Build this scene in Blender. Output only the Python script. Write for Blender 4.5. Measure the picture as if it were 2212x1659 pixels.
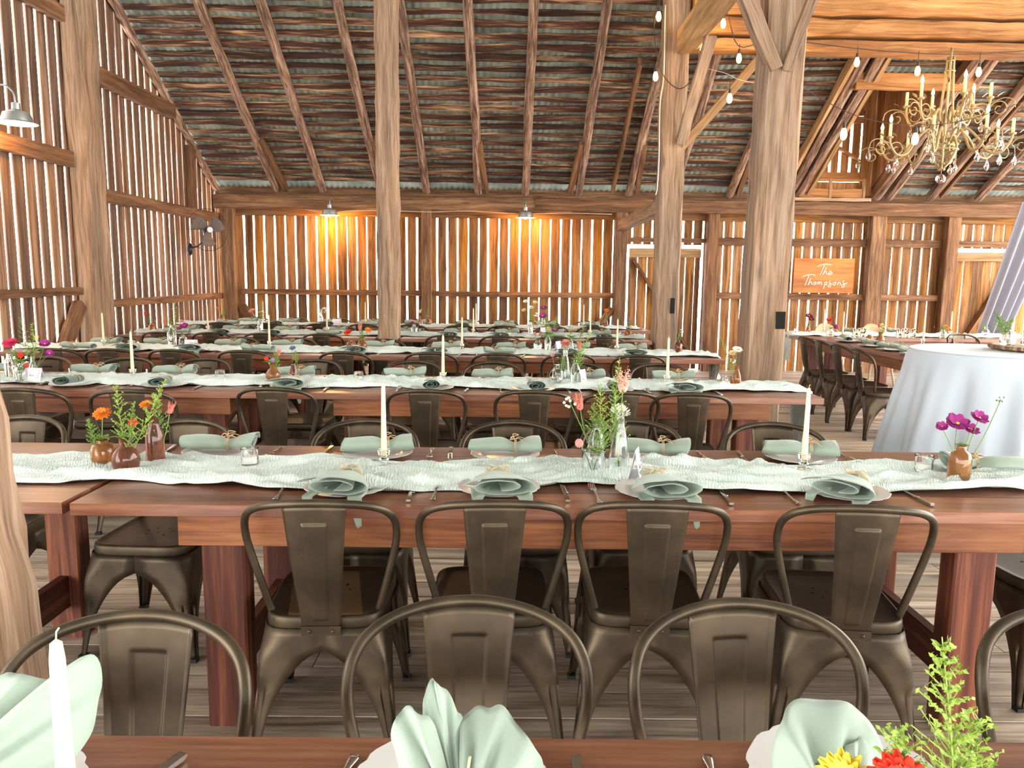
import bpy, math, random
from mathutils import Vector, Matrix, noise
for o in list(bpy.data.objects): bpy.data.objects.remove(o)
SC = bpy.context.scene
COL = SC.collection
# ---------------------------------------------------------------- camera
cam = bpy.data.cameras.new('camera')
cam.sensor_width = 36.0
cam.lens = 1661.0 / 2212.0 * 36.0
cam.clip_start = 0.05
cam.clip_end = 200
camo = bpy.data.objects.new('camera', cam)
COL.objects.link(camo)
camo.matrix_world = (Matrix.Translation((0, 0, 1.483)) @ Matrix.Rotation(math.radians(-0.45), 4, 'Z')
                     @ Matrix.Rotation(math.radians(90 - 8.05), 4, 'X') @ Matrix.Rotation(math.radians(0.7), 4, 'Z'))
SC.camera = camo
# ---------------------------------------------------------------- world: bright overcast day outside the barn
wd = bpy.data.worlds.new('overcast_sky')
SC.world = wd
wd.use_nodes = True
bg = wd.node_tree.nodes['Background']
bg.inputs[0].default_value = (1.0, 0.985, 0.965, 1)
bg.inputs[1].default_value = 8.0
SC.view_settings.view_transform = 'Standard'
SC.view_settings.look = 'None'
SC.view_settings.gamma = 1.0
SC.view_settings.use_curve_mapping = False
SC.view_settings.exposure = 0.55
LAMP_W = 34.0      # barn lamp power
BULB_W = 2.0       # filament bulb power
CHAND_W = 2.4

# ---------------------------------------------------------------- mesh builder
def sm(a, b, x):
    t = max(0.0, min(1.0, (x - a) / (b - a) if a != b else (1.0 if x > a else 0.0)))
    return t * t * (3 - 2 * t)

class MB:
    def __init__(s):
        s.v = []; s.f = []; s.uv = []; s.r = []; s.mi = []; s.rnd = 0.5; s.m = 0
    def add(s, vs, fs, uvs=None):
        b = len(s.v)
        s.v += [tuple(p) for p in vs]
        s.r += [s.rnd] * len(vs)
        for i, f in enumerate(fs):
            s.f.append([b + k for k in f]); s.mi.append(s.m)
            s.uv.append(uvs[i] if uvs else [(0, 0)] * len(f))
    def ring(s, rings, closed=True, caps=True, us=None, vlen=None):
        """rings: list of point lists; quads between them, u along, v around"""
        n = len(rings[0]); vs = [p for r in rings for p in r]; fs = []; uvs = []
        if us is None:
            us = [0.0]
            for a, b in zip(rings, rings[1:]):
                us.append(us[-1] + (Vector(b[0]) - Vector(a[0])).length)
        if vlen is None:
            vlen = [0.0]
            rr = rings[len(rings) // 2]
            for k in range(n):
                vlen.append(vlen[-1] + (Vector(rr[(k + 1) % n]) - Vector(rr[k])).length)
        o = s.rnd * 7.3
        m = n if closed else n - 1
        for i in range(len(rings) - 1):
            for k in range(m):
                k2 = (k + 1) % n
                fs.append([i * n + k, i * n + k2, (i + 1) * n + k2, (i + 1) * n + k])
                uvs.append([(us[i], o + vlen[k]), (us[i], o + vlen[k + 1]), (us[i + 1], o + vlen[k + 1]), (us[i + 1], o + vlen[k])])
        if caps and closed:
            for i, fl in ((0, True), (len(rings) - 1, False)):
                idx = [i * n + k for k in range(n)]
                if fl: idx = idx[::-1]
                fs.append(idx)
                c = Vector(rings[i][0])
                uvs.append([((Vector(vs[q]) - c).length * .3, o + .02 * j) for j, q in enumerate(idx)])
        s.add(vs, fs, uvs)
    def box(s, c, sz, rot=None, ax=None):
        """box with grain along its longest axis"""
        c = Vector(c); h = [x / 2 for x in sz]
        if ax is None: ax = max(range(3), key=lambda i: sz[i])
        a1, a2 = [(1, 2), (2, 0), (0, 1)][ax]
        rings = []
        for t in (-1, 1):
            r = []
            for (p, q) in ((-1, -1), (1, -1), (1, 1), (-1, 1)):
                v = [0, 0, 0]; v[ax] = t * h[ax]; v[a1] = p * h[a1]; v[a2] = q * h[a2]
                v = Vector(v)
                if rot: v = rot @ v
                r.append(c + v)
            rings.append(r)
        s.ring(rings)
    def sweep(s, pts, prof, up=(0, 0, 1), scales=None, caps=True, closed=True, rots=None):
        """profile (list of 2-D) swept along pts"""
        pts = [Vector(p) for p in pts]; up = Vector(up); rings = []
        for i, p in enumerate(pts):
            t = (pts[min(i + 1, len(pts) - 1)] - pts[max(i - 1, 0)]).normalized()
            x = t.cross(up)
            if x.length < 1e-4: x = t.cross(Vector((0, 1, 0.01)))
            x.normalize(); y = x.cross(t).normalized()
            k = scales[i] if scales else 1.0
            if rots:
                a = rots[i]; x, y = x * math.cos(a) + y * math.sin(a), y * math.cos(a) - x * math.sin(a)
            rings.append([p + x * (q[0] * k) + y * (q[1] * k) for q in prof])
        s.ring(rings, closed=closed, caps=caps)
    def tube(s, pts, r, n=8, scales=None, caps=True):
        s.sweep(pts, [(r * math.cos(2 * math.pi * k / n), r * math.sin(2 * math.pi * k / n)) for k in range(n)],
                up=(0.03, 0.05, 1), scales=scales, caps=caps)
    def lathe(s, prof, n=20, c=(0, 0, 0), wob=None):
        c = Vector(c); rings = []
        for j, (r, z) in enumerate(prof):
            ring = []
            for k in range(n):
                a = 2 * math.pi * k / n
                q = r * (wob(a, j) if wob else 1)
                ring.append(c + Vector((q * math.cos(a), q * math.sin(a), z)))
            rings.append(ring)
        s.ring(rings, caps=False)
        if prof[0][0] > 1e-5: s.add(rings[0][::-1], [list(range(n))])
        if prof[-1][0] > 1e-5 and prof[-1] != prof[0]: s.add(rings[-1], [list(range(n))])
    def ball(s, c, r, nu=8, nv=6, sq=(1, 1, 1)):
        c = Vector(c); rings = []
        for j in range(nv + 1):
            p = math.pi * j / nv
            rings.append([c + Vector((r * sq[0] * math.sin(p) * math.cos(2 * math.pi * k / nu), r * sq[1] * math.sin(p) * math.sin(2 * math.pi * k / nu), -r * sq[2] * math.cos(p))) for k in range(nu)])
        s.ring(rings, caps=False)
    def grid(s, fn, nu, nv, us=None, vs=None):
        us = us or [i / nu for i in range(nu + 1)]; vs = vs or [j / nv for j in range(nv + 1)]
        P = [fn(u, v) for u in us for v in vs]; m = len(vs); F = []; U = []
        for i in range(len(us) - 1):
            for j in range(m - 1):
                F.append([i * m + j, (i + 1) * m + j, (i + 1) * m + j + 1, i * m + j + 1])
                U.append([(us[i], vs[j]), (us[i + 1], vs[j]), (us[i + 1], vs[j + 1]), (us[i], vs[j + 1])])
        s.add(P, F, U)
    def build(s, name, mats, parent=None, smooth=False, ang=None, solid=None, loc=None):
        me = bpy.data.meshes.new(name)
        me.from_pydata(s.v, [], s.f)
        uvl = me.uv_layers.new(name='UVMap')
        flat = [c for f in s.uv for p in f for c in p]
        uvl.data.foreach_set('uv', flat)
        at = me.attributes.new('rnd', 'FLOAT', 'POINT'); at.data.foreach_set('value', s.r)
        if not isinstance(mats, (list, tuple)): mats = [mats]
        for m in mats: me.materials.append(m)
        me.polygons.foreach_set('material_index', s.mi)
        if smooth: me.polygons.foreach_set('use_smooth', [True] * len(me.polygons))
        me.update()
        if ang is not None: me.set_sharp_from_angle(angle=math.radians(ang))
        o = bpy.data.objects.new(name, me); COL.objects.link(o)
        if parent is not None: o.parent = parent
        if loc is not None: o.location = loc
        if solid:
            md = o.modifiers.new('thickness', 'SOLIDIFY'); md.thickness = solid; md.offset = 0
        return o

def tag(o, label, cat, group=None, kind=None):
    if label: o['label'] = label
    if cat: o['category'] = cat
    if group: o['group'] = group
    if kind: o['kind'] = kind
    return o
def thing(name, label, cat, loc=(0, 0, 0), rz=0, group=None):
    o = bpy.data.objects.new(name, None); COL.objects.link(o); o.empty_display_size = .05
    o.location = loc; o.rotation_euler = (0, 0, rz)
    return tag(o, label, cat, group)
def struct(o): o['kind'] = 'structure'; return o
KIDS = {}
def kids(o):
    if o.name not in KIDS: KIDS[o.name] = [c for c in bpy.data.objects if c.parent == o]
    return KIDS[o.name]
def dup(root, loc, rz=0, label=None, group=None, cat=None, scale=None, skip=()):
    """copy a thing, its parts and their sub-parts"""
    r = root.copy(); COL.objects.link(r); r.location = loc; r.rotation_euler = (0, 0, rz)
    if label: r['label'] = label
    if group: r['group'] = group
    if cat: r['category'] = cat
    if scale: r.scale = (scale,) * 3 if isinstance(scale, (int, float)) else scale
    for ch in kids(root):
        if ch.name.split('.')[0] in skip: continue
        c = ch.copy(); COL.objects.link(c); c.parent = r
        for g in kids(ch):
            if g.name.split('.')[0] in skip: continue
            d = g.copy(); COL.objects.link(d); d.parent = c
    return r
class Proto:
    """first use moves the built thing itself, later uses copy it"""
    def __init__(s, o): s.o = o; s.used = False; s.kid = kids(o)
    def put(s, loc, rz=0, label=None, group=None, scale=None, skip=()):
        if not s.used and not skip:
            s.used = True; o = s.o; o.location = loc; o.rotation_euler = (0, 0, rz)
            if label: o['label'] = label
            if group: o['group'] = group
            if scale: o.scale = (scale,) * 3 if isinstance(scale, (int, float)) else scale
            return o
        return dup(s.o, loc, rz, label, group, scale=scale, skip=skip)

# ---------------------------------------------------------------- materials
def lin(c):
    return tuple(((x / 255) / 12.92 if x / 255 <= .04045 else ((x / 255 + .055) / 1.055) ** 2.4) for x in c) + (1,)
def newmat(name):
    m = bpy.data.materials.new(name); m.use_nodes = True
    nt = m.node_tree; b = nt.nodes['Principled BSDF']
    return m, nt, b
def plain(name, rgb, rough=.5, metal=0.0, spec=.5, trans=0.0, ior=1.45, emis=None, es=0, nz=None, sheen=0, alpha=1, sss=0):
    m, nt, b = newmat(name)
    b.inputs['Base Color'].default_value = lin(rgb)
    b.inputs['Roughness'].default_value = rough
    b.inputs['Metallic'].default_value = metal
    b.inputs['Specular IOR Level'].default_value = spec
    b.inputs['Transmission Weight'].default_value = trans
    b.inputs['IOR'].default_value = ior
    b.inputs['Sheen Weight'].default_value = sheen
    if sss:
        b.inputs['Subsurface Weight'].default_value = sss; b.inputs['Subsurface Scale'].default_value = .02
    if emis:
        b.inputs['Emission Color'].default_value = lin(emis); b.inputs['Emission Strength'].default_value = es
    if nz:   # (scale, colour amount, bump strength)
        sc, ca, bs = nz
        tc = nt.nodes.new('ShaderNodeTexCoord'); n = nt.nodes.new('ShaderNodeTexNoise')
        n.inputs['Scale'].default_value = sc; n.inputs['Detail'].default_value = 4
        nt.links.new(tc.outputs['Object'], n.inputs['Vector'])
        r = nt.nodes.new('ShaderNodeMapRange'); r.inputs['To Min'].default_value = 1 - ca; r.inputs['To Max'].default_value = 1 + ca
        nt.links.new(n.outputs['Fac'], r.inputs['Value'])
        mx = nt.nodes.new('ShaderNodeVectorMath'); mx.operation = 'SCALE'; mx.inputs[0].default_value = lin(rgb)[:3]
        nt.links.new(r.outputs[0], mx.inputs['Scale']); nt.links.new(mx.outputs[0], b.inputs['Base Color'])
        if bs:
            bp = nt.nodes.new('ShaderNodeBump'); bp.inputs['Strength'].default_value = bs; bp.inputs['Distance'].default_value = .01
            nt.links.new(n.outputs['Fac'], bp.inputs['Height']); nt.links.new(bp.outputs[0], b.inputs['Normal'])
    return m
def wood(name, dark, mid, light, su=1.2, sv=22, rough=.8, bump=.25, var=.3, knots=True, fine=1.0, spec=.3, coat=0, hue=0):
    """grain runs along u (metres); rnd attribute shifts each board"""
    m, nt, b = newmat(name); N = nt.nodes.new; K = nt.links.new
    uv = N('ShaderNodeUVMap'); at = N('ShaderNodeAttribute'); at.attribute_name = 'rnd'
    off = N('ShaderNodeVectorMath'); off.operation = 'MULTIPLY_ADD'
    cb = N('ShaderNodeCombineXYZ')
    for i, k in enumerate((17.3, 5.1, 31.7)):
        mm = N('ShaderNodeMath'); mm.operation = 'MULTIPLY'; mm.inputs[1].default_value = k
        K(at.outputs['Fac'], mm.inputs[0]); K(mm.outputs[0], cb.inputs[i])
    off.inputs[1].default_value = (su, sv, 1)
    K(uv.outputs[0], off.inputs[0]); K(cb.outputs[0], off.inputs[2])
    n1 = N('ShaderNodeTexNoise'); n1.inputs['Scale'].default_value = 1.0; n1.inputs['Detail'].default_value = 6; n1.inputs['Roughness'].default_value = .62; n1.inputs['Distortion'].default_value = .6
    K(off.outputs[0], n1.inputs['Vector'])
    sc2 = N('ShaderNodeVectorMath'); sc2.operation = 'MULTIPLY'; sc2.inputs[1].default_value = (4, 6, 1); K(off.outputs[0], sc2.inputs[0])
    n2 = N('ShaderNodeTexNoise'); n2.inputs['Scale'].default_value = 1.0; n2.inputs['Detail'].default_value = 3; K(sc2.outputs[0], n2.inputs['Vector'])
    sc3 = N('ShaderNodeVectorMath'); sc3.operation = 'MULTIPLY'; sc3.inputs[1].default_value = (.6, .18, 1); K(off.outputs[0], sc3.inputs[0])
    n3 = N('ShaderNodeTexNoise'); n3.inputs['Scale'].default_value = 1.0; n3.inputs['Detail'].default_value = 2; K(sc3.outputs[0], n3.inputs['Vector'])
    add = N('ShaderNodeMath'); add.operation = 'MULTIPLY_ADD'; add.inputs[1].default_value = .35 * fine; K(n2.outputs['Fac'], add.inputs[0])
    a0 = N('ShaderNodeMath'); a0.operation = 'MULTIPLY_ADD'; a0.inputs[1].default_value = .8; a0.inputs[2].default_value = -.175 * fine + .1; K(n1.outputs['Fac'], a0.inputs[0]); K(a0.outputs[0], add.inputs[2])
    cr = N('ShaderNodeValToRGB'); e = cr.color_ramp.elements
    e[0].position = .34; e[0].color = lin(dark); e[1].position = .66; e[1].color = lin(light)
    e2 = cr.color_ramp.elements.new(.5); e2.color = lin(mid)
    K(add.outputs[0], cr.inputs[0])
    # board to board value shift, soft blotches
    mr = N('ShaderNodeMapRange'); mr.inputs['To Min'].default_value = 1 - var; mr.inputs['To Max'].default_value = 1 + var; K(at.outputs['Fac'], mr.inputs['Value'])
    bl = N('ShaderNodeMapRange'); bl.inputs['From Min'].default_value = .3; bl.inputs['From Max'].default_value = .7; bl.inputs['To Min'].default_value = .72; bl.inputs['To Max'].default_value = 1.2; K(n3.outputs['Fac'], bl.inputs['Value'])
    mu = N('ShaderNodeMath'); mu.operation = 'MULTIPLY'; K(mr.outputs[0], mu.inputs[0]); K(bl.outputs[0], mu.inputs[1])
    last = mu.outputs[0]
    if knots:
        ks = N('ShaderNodeVectorMath'); ks.operation = 'MULTIPLY'; ks.inputs[1].default_value = (1.1, .25, 1); K(off.outputs[0], ks.inputs[0])
        vo = N('ShaderNodeTexVoronoi'); vo.inputs['Scale'].default_value = 1.0; K(ks.outputs[0], vo.inputs['Vector'])
        km = N('ShaderNodeMapRange'); km.inputs['From Min'].default_value = .03; km.inputs['From Max'].default_value = .14; km.inputs['To Min'].default_value = .45; km.inputs['To Max'].default_value = 1.0; K(vo.outputs['Distance'], km.inputs['Value'])
        m2 = N('ShaderNodeMath'); m2.operation = 'MULTIPLY'; K(last, m2.inputs[0]); K(km.outputs[0], m2.inputs[1]); last = m2.outputs[0]
    vm = N('ShaderNodeVectorMath'); vm.operation = 'SCALE'; K(cr.outputs[0], vm.inputs[0]); K(last, vm.inputs['Scale'])
    out = vm.outputs[0]
    if hue:
        hs = N('ShaderNodeHueSaturation'); hm = N('ShaderNodeMapRange'); hm.inputs['To Min'].default_value = 1 - hue; hm.inputs['To Max'].default_value = 1 + hue * .5
        K(n3.outputs['Fac'], hm.inputs['Value']); K(hm.outputs[0], hs.inputs['Saturation']); K(out, hs.inputs['Color']); out = hs.outputs[0]
    K(out, b.inputs['Base Color'])
    b.inputs['Roughness'].default_value = rough; b.inputs['Specular IOR Level'].default_value = spec
    b.inputs['Coat Weight'].default_value = coat; b.inputs['Coat Roughness'].default_value = .25
    bp = N('ShaderNodeBump'); bp.inputs['Strength'].default_value = bump; bp.inputs['Distance'].default_value = .01
    K(add.outputs[0], bp.inputs['Height']); K(bp.outputs[0], b.inputs['Normal'])
    return m
M = {}
M['post'] = wood('hewn_post_wood', (100, 76, 56), (142, 112, 86), (172, 144, 118), su=1.1, sv=20, bump=.35, var=.12, hue=.25)
M['beam'] = wood('old_beam_wood', (78, 54, 38), (124, 90, 62), (156, 120, 88), su=1.4, sv=24, bump=.5, var=.2)
M['brace'] = wood('sawn_brace_wood', (124, 92, 58), (160, 124, 84), (184, 148, 106), su=1.2, sv=16, bump=.25, var=.2)
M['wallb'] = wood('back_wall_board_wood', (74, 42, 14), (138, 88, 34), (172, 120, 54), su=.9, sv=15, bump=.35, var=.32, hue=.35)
M['walll'] = wood('side_wall_board_wood', (74, 50, 36), (124, 90, 66), (156, 120, 92), su=.9, sv=16, bump=.35, var=.3, hue=.3)
M['rail'] = wood('rail_wood', (76, 50, 34), (118, 82, 54), (150, 110, 76), su=1.3, sv=20, bump=.4, var=.2)
M['floor'] = wood('floor_plank_wood', (112, 94, 78), (168, 148, 128), (198, 180, 160), su=1.0, sv=14, rough=.6, bump=.25, var=.22, knots=True, spec=.35)
M['top'] = wood('stained_table_top_wood', (84, 47, 32), (122, 74, 52), (150, 102, 76), su=.9, sv=12, rough=.36, bump=.06, var=.14, spec=.5, coat=.15)
M['apron'] = wood('stained_apron_wood', (96, 52, 30), (140, 84, 50), (166, 108, 68), su=1.1, sv=14, rough=.5, bump=.08, var=.1)
M['leg'] = wood('dark_stained_leg_wood', (56, 26, 18), (92, 46, 32), (146, 88, 58), su=.8, sv=16, rough=.55, bump=.1, var=.12, fine=.5)
M['bark'] = wood('barky_rafter_log', (62, 42, 32), (134, 102, 82), (200, 168, 142), su=2.2, sv=30, rough=.9, bump=1.0, var=.15)
M['lath'] = wood('roof_lath_wood', (48, 28, 22), (88, 58, 44), (196, 158, 120), su=1.1, sv=12, bump=.4, var=.3)
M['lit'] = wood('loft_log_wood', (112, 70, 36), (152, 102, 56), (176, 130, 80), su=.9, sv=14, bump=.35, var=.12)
def chairmat():
    m, nt, b = newmat('gunmetal_lacquer')
    N = nt.nodes.new; K = nt.links.new
    tc = N('ShaderNodeTexCoord'); n = N('ShaderNodeTexNoise'); n.inputs['Scale'].default_value = 9; n.inputs['Detail'].default_value = 3
    K(tc.outputs['Object'], n.inputs['Vector'])
    cr = N('ShaderNodeValToRGB'); e = cr.color_ramp.elements
    e[0].position = .35; e[0].color = lin((68, 59, 47)); e[1].position = .7; e[1].color = lin((96, 82, 65))
    K(n.outputs['Fac'], cr.inputs[0]); K(cr.outputs[0], b.inputs['Base Color'])
    b.inputs['Metallic'].default_value = .75
    mr = N('ShaderNodeMapRange'); mr.inputs['To Min'].default_value = .36; mr.inputs['To Max'].default_value = .54; K(n.outputs['Fac'], mr.inputs['Value']); K(mr.outputs[0], b.inputs['Roughness'])
    return m
M['chair'] = chairmat()
M['hole'] = plain('dark_hole', (14, 12, 10), .9)
M['rubber'] = plain('black_rubber', (26, 25, 24), .7)
M['black'] = plain('black_plastic', (20, 22, 26), .35)
M['steel'] = plain('polished_steel', (200, 196, 190), .16, 1.0)
M['galv'] = plain('galvanised_lamp_metal', (176, 180, 178), .38, .8)
M['lampin'] = plain('lamp_enamel_inside', (250, 244, 220), .4, emis=(255, 236, 170), es=2.2)
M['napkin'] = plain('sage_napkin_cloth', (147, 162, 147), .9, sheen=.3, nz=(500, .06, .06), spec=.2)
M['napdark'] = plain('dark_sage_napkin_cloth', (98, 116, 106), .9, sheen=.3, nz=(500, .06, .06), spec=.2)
M['twine'] = plain('jute_twine', (196, 168, 128), .9, nz=(900, .2, .2))
M['white'] = plain('white_porcelain', (205, 202, 198), .25)
M['wax'] = plain('ivory_wax', (224, 208, 170), .5)
M['waxw'] = plain('white_wax', (244, 242, 236), .5)
M['glass'] = plain('clear_glass', (250, 253, 252), .02, trans=1.0, ior=1.4)
M['amber'] = plain('amber_glass', (206, 156, 104), .04, trans=.85, ior=1.4)
M['rose'] = plain('rose_glass', (182, 128, 104), .04, trans=.9, ior=1.4)
M['card'] = plain('place_card_paper', (232, 224, 232), .8)
M['ink'] = plain('grey_ink', (120, 112, 120), .8)
M['green'] = plain('leaf_green', (112, 142, 62), .6, nz=(60, .3, 0))
M['lime'] = plain('lime_sprig_green', (136, 160, 66), .6, nz=(60, .25, 0))
for k, c in dict(orange=(232, 132, 40), red=(206, 62, 44), scarlet=(232, 48, 20), pink=(222, 150, 142), salmon=(206, 122, 104), magenta=(150, 40, 120), hotpink=(206, 52, 92), whitef=(244, 240, 226), purple=(176, 130, 184), blue=(122, 134, 176), yellow=(234, 204, 60), cream=(232, 206, 150), lilac=(216, 196, 220), maroon=(112, 28, 50), plume=(214, 160, 140)).items():
    M[k] = plain(k + '_petal', c, .7, nz=(120, .15, 0))
M['cloth'] = plain('white_tablecloth', (188, 196, 205), .85, nz=(300, .02, .05), sheen=.2)
M['drape'] = plain('white_sheer_drape', (156, 154, 164), .8)
M['wicker'] = plain('tan_wicker', (206, 178, 140), .8, nz=(160, .2, .6))
M['letter'] = plain('pale_wood_letter', (206, 190, 164), .7, nz=(60, .12, .1))
M['sign'] = wood('sign_board_wood', (160, 88, 26), (190, 112, 44), (206, 132, 62), su=1.4, sv=12, rough=.5, bump=.05, var=.05, knots=False)
M['paint'] = plain('white_sign_paint', (252, 236, 222), .5)
M['cham'] = plain('antique_cream_metal', (158, 138, 98), .45, .3)
M['sleeve'] = plain('candle_sleeve', (238, 218, 160), .6)
M['crystal'] = plain('crystal', (250, 250, 252), .0, trans=1.0, ior=1.5)
M['bulb'] = plain('lit_filament_glass', (255, 220, 140), .3, emis=(255, 196, 92), es=14)
M['flame'] = plain('lit_candle_bulb', (255, 220, 160), .3, emis=(255, 206, 120), es=22)
M['cord'] = plain('dark_cable', (52, 40, 32), .6)
M['cordw'] = plain('pale_cable', (206, 196, 178), .6)
M['brass'] = plain('dark_brass', (120, 96, 60), .4, .8)
M['iron'] = plain('rusty_iron', (64, 52, 46), .7, .4)
def gauze():
    m, nt, b = newmat('mint_gauze'); N = nt.nodes.new; K = nt.links.new
    b.inputs['Base Color'].default_value = lin((214, 230, 222)); b.inputs['Roughness'].default_value = .9; b.inputs['Specular IOR Level'].default_value = .15
    b.inputs['Sheen Weight'].default_value = .2
    tc = N('ShaderNodeTexCoord')
    n = N('ShaderNodeTexNoise'); n.inputs['Scale'].default_value = 6; n.inputs['Detail'].default_value = 3; K(tc.outputs['Object'], n.inputs['Vector'])
    w = N('ShaderNodeTexWave'); w.inputs['Scale'].default_value = 30; w.inputs['Distortion'].default_value = 9; w.inputs['Detail'].default_value = 3; w.inputs['Detail Scale'].default_value = 1.5; w.bands_direction = 'X'
    K(tc.outputs['Object'], w.inputs['Vector'])
    mm = N('ShaderNodeMath'); mm.operation = 'MULTIPLY_ADD'; mm.inputs[1].default_value = .5; K(w.outputs['Fac'], mm.inputs[0]); K(n.outputs['Fac'], mm.inputs[2])
    bp = N('ShaderNodeBump'); bp.inputs['Strength'].default_value = .5; bp.inputs['Distance'].default_value = .005
    K(mm.outputs[0], bp.inputs['Height']); K(bp.outputs[0], b.inputs['Normal'])
    cr = N('ShaderNodeValToRGB'); cr.color_ramp.elements[0].color = lin((198, 212, 204)); cr.color_ramp.elements[1].color = lin((226, 236, 230)); cr.color_ramp.elements[0].position = .4; cr.color_ramp.elements[1].position = .75
    K(mm.outputs[0], cr.inputs[0]); K(cr.outputs[0], b.inputs['Base Color'])
    return m
M['gauze'] = gauze()
def roofmetal():
    m, nt, b = newmat('corrugated_roof_metal'); N = nt.nodes.new; K = nt.links.new
    tc = N('ShaderNodeTexCoord'); n = N('ShaderNodeTexNoise'); n.inputs['Scale'].default_value = 3; n.inputs['Detail'].default_value = 5; K(tc.outputs['Object'], n.inputs['Vector'])
    cr = N('ShaderNodeValToRGB'); e = cr.color_ramp.elements; e[0].position = .35; e[0].color = lin((104, 114, 106)); e[1].position = .7; e[1].color = lin((170, 178, 164))
    K(n.outputs['Fac'], cr.inputs[0]); K(cr.outputs[0], b.inputs['Base Color'])
    b.inputs['Metallic'].default_value = .3; b.inputs['Roughness'].default_value = .55
    return m
M['roof'] = roofmetal()
# ================================================================ the barn shell
R = random.Random(7)
WY = 12.3; WX = -4.55; ROOFZ = 2.72; SL = .6
def roofz(y): return ROOFZ + SL * (WY - y)
# floor of worn planks running left to right
mb = MB(); y = -3.5
while y < WY + .2:
    w = .155 + R.random() * .02; x = -4.9 - R.random() * 2
    while x < 9.3:
        ln = 2.6 + R.random() * 2.2; mb.rnd = R.random()
        dz = R.random() * .003
        mb.box((x + ln / 2, y + w / 2, -.02 + dz), (ln - .004, w - .008, .04)); x += ln
    y += w
floor = struct(mb.build('floor', M['floor']))
sub = MB(); sub.box((2.2, 4.4, -.06), (14.4, 16, .03)); sub.build('subfloor', M['hole'], floor)

def jbeam(mb, p0, p1, w, h, seg=10, jit=.006, up=(0, 0, 1), rnd=None, chamf=.15, taper=0):
    """rough-hewn timber from p0 to p1"""
    p0 = Vector(p0); p1 = Vector(p1); mb.rnd = R.random() if rnd is None else rnd
    c = chamf * min(w, h) * .5; a, b = w / 2, h / 2
    prof = [(-a + c, -b), (a - c, -b), (a, -b + c), (a, b - c), (a - c, b), (-a + c, b), (-a, b - c), (-a, -b + c)]
    t = (p1 - p0).normalized(); x = t.cross(Vector(up)).normalized(); yv = x.cross(t).normalized(); rings = []
    for i in range(seg + 1):
        p = p0.lerp(p1, i / seg); k = 1 - taper * i / seg
        rings.append([p + x * (q[0] * k + (R.random() - .5) * 2 * jit) + yv * (q[1] * k + (R.random() - .5) * 2 * jit) for q in prof])
    mb.ring(rings)
def timber(name, p0, p1, w, h, mat, label, cat='beam', group=None, **k):
    mb = MB(); jbeam(mb, p0, p1, w, h, **k)
    return tag(mb.build(name, M[mat], smooth=False), label, cat, group)

# ---- walls of vertical boards with daylight between them
def boards(mb, x0, x1, z0, z1f, pos, pitch=.16, gap=(.019, .036), th=.024, skip=None):
    x = x0
    while x < x1 - .02:
        g = gap[0] + R.random() * (gap[1] - gap[0]); w = min(pitch - g + (R.random() - .5) * .02, x1 - x)
        mb.rnd = R.random()
        c = x + w / 2; segs = [(z0, z1f(c))]
        if skip:
            for (a, b, za, zb) in skip:
                if x + w > a + .01 and x < b - .01:
                    segs = [(lo, hi) for s_ in segs for lo, hi in ((s_[0], min(s_[1], za)), (max(s_[0], zb), s_[1])) if hi - lo > .02]
        for lo, hi in segs:
            n = max(2, int((hi - lo) / .25)); rings = []
            e = [((R.random() - .5) * .006, (R.random() - .5) * .006) for _ in range(n + 1)]
            for i in range(n + 1):
                z = lo + (hi - lo) * i / n
                a, b = x + e[i][0], x + w + e[i][1]
                rings.append([pos(a, z, 0), pos(b, z, 0), pos(b, z, th), pos(a, z, th)])
            mb.ring(rings)
        x += w + g
mb = MB(); DOOR1 = (1.90, 3.12, -.1, 1.99); DOOR2 = (7.10, 8.12, -.1, 1.99)
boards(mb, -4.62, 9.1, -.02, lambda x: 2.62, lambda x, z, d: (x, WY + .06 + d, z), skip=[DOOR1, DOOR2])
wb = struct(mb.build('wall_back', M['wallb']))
def part(parent, name, mat, p0, p1, w, h, **k):
    mb = MB(); jbeam(mb, p0, p1, w, h, **k); return mb.build(name, M[mat], parent)
# wall plate, rails, studs
part(wb, 'wall_plate', 'beam', (-4.55, WY - .04, 2.565), (1.0, WY - .04, 2.565), .2, .21, seg=24)
part(wb, 'wall_plate', 'rail', (.42, WY - .09, 2.57), (9.05, WY - .09, 2.56), .16, .2, seg=30)
part(wb, 'eave_board', 'beam', (-4.6, WY + .12, 2.78), (9.1, WY + .12, 2.78), .03, .3, seg=20)
part(wb, 'nailing_board', 'wallb', (-4.5, WY + .045, 2.43), (9.0, WY + .045, 2.43), .02, .13, seg=20)
for (a, b) in ((-4.2, -1.36), (-1.18, 1.68)):
    part(wb, 'rail', 'rail', (a, WY + .01, 1.18), (b, WY + .01, 1.18), .09, .085, seg=14)
for (a, b) in ((3.3, 5.66), (5.92, 6.86)):
    part(wb, 'rail', 'rail', (a, WY + .01, 1.2), (b, WY + .01, 1.2), .09, .1, seg=14)
    part(wb, 'rail', 'rail', (a, WY + .02, 2.05), (b, WY + .02, 2.05), .06, .12, seg=14)
for x, w, mt in ((-4.36, .2, 'beam'), (-1.27, .16, 'beam'), (1.78, .18, 'beam'), (3.21, .17, 'rail'), (5.79, .24, 'beam'), (6.97, .2, 'rail')):
    part(wb, 'stud', mt, (x, WY - .05, 0), (x, WY - .05, 2.47), .16, w, up=(1, 0, 0), seg=10)
part(wb, 'corner_brace', 'rail', (-4.2, WY - .02, .95), (-3.7, WY - .02, .3), .08, .12, seg=6)
part(wb, 'corner_brace', 'rail', (1.68, WY - .02, .98), (1.2, WY - .02, .3), .08, .12, seg=6)
part(wb, 'door_header', 'rail', (1.86, WY + .02, 2.06), (3.14, WY + .02, 2.06), .06, .07, seg=6)
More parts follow.
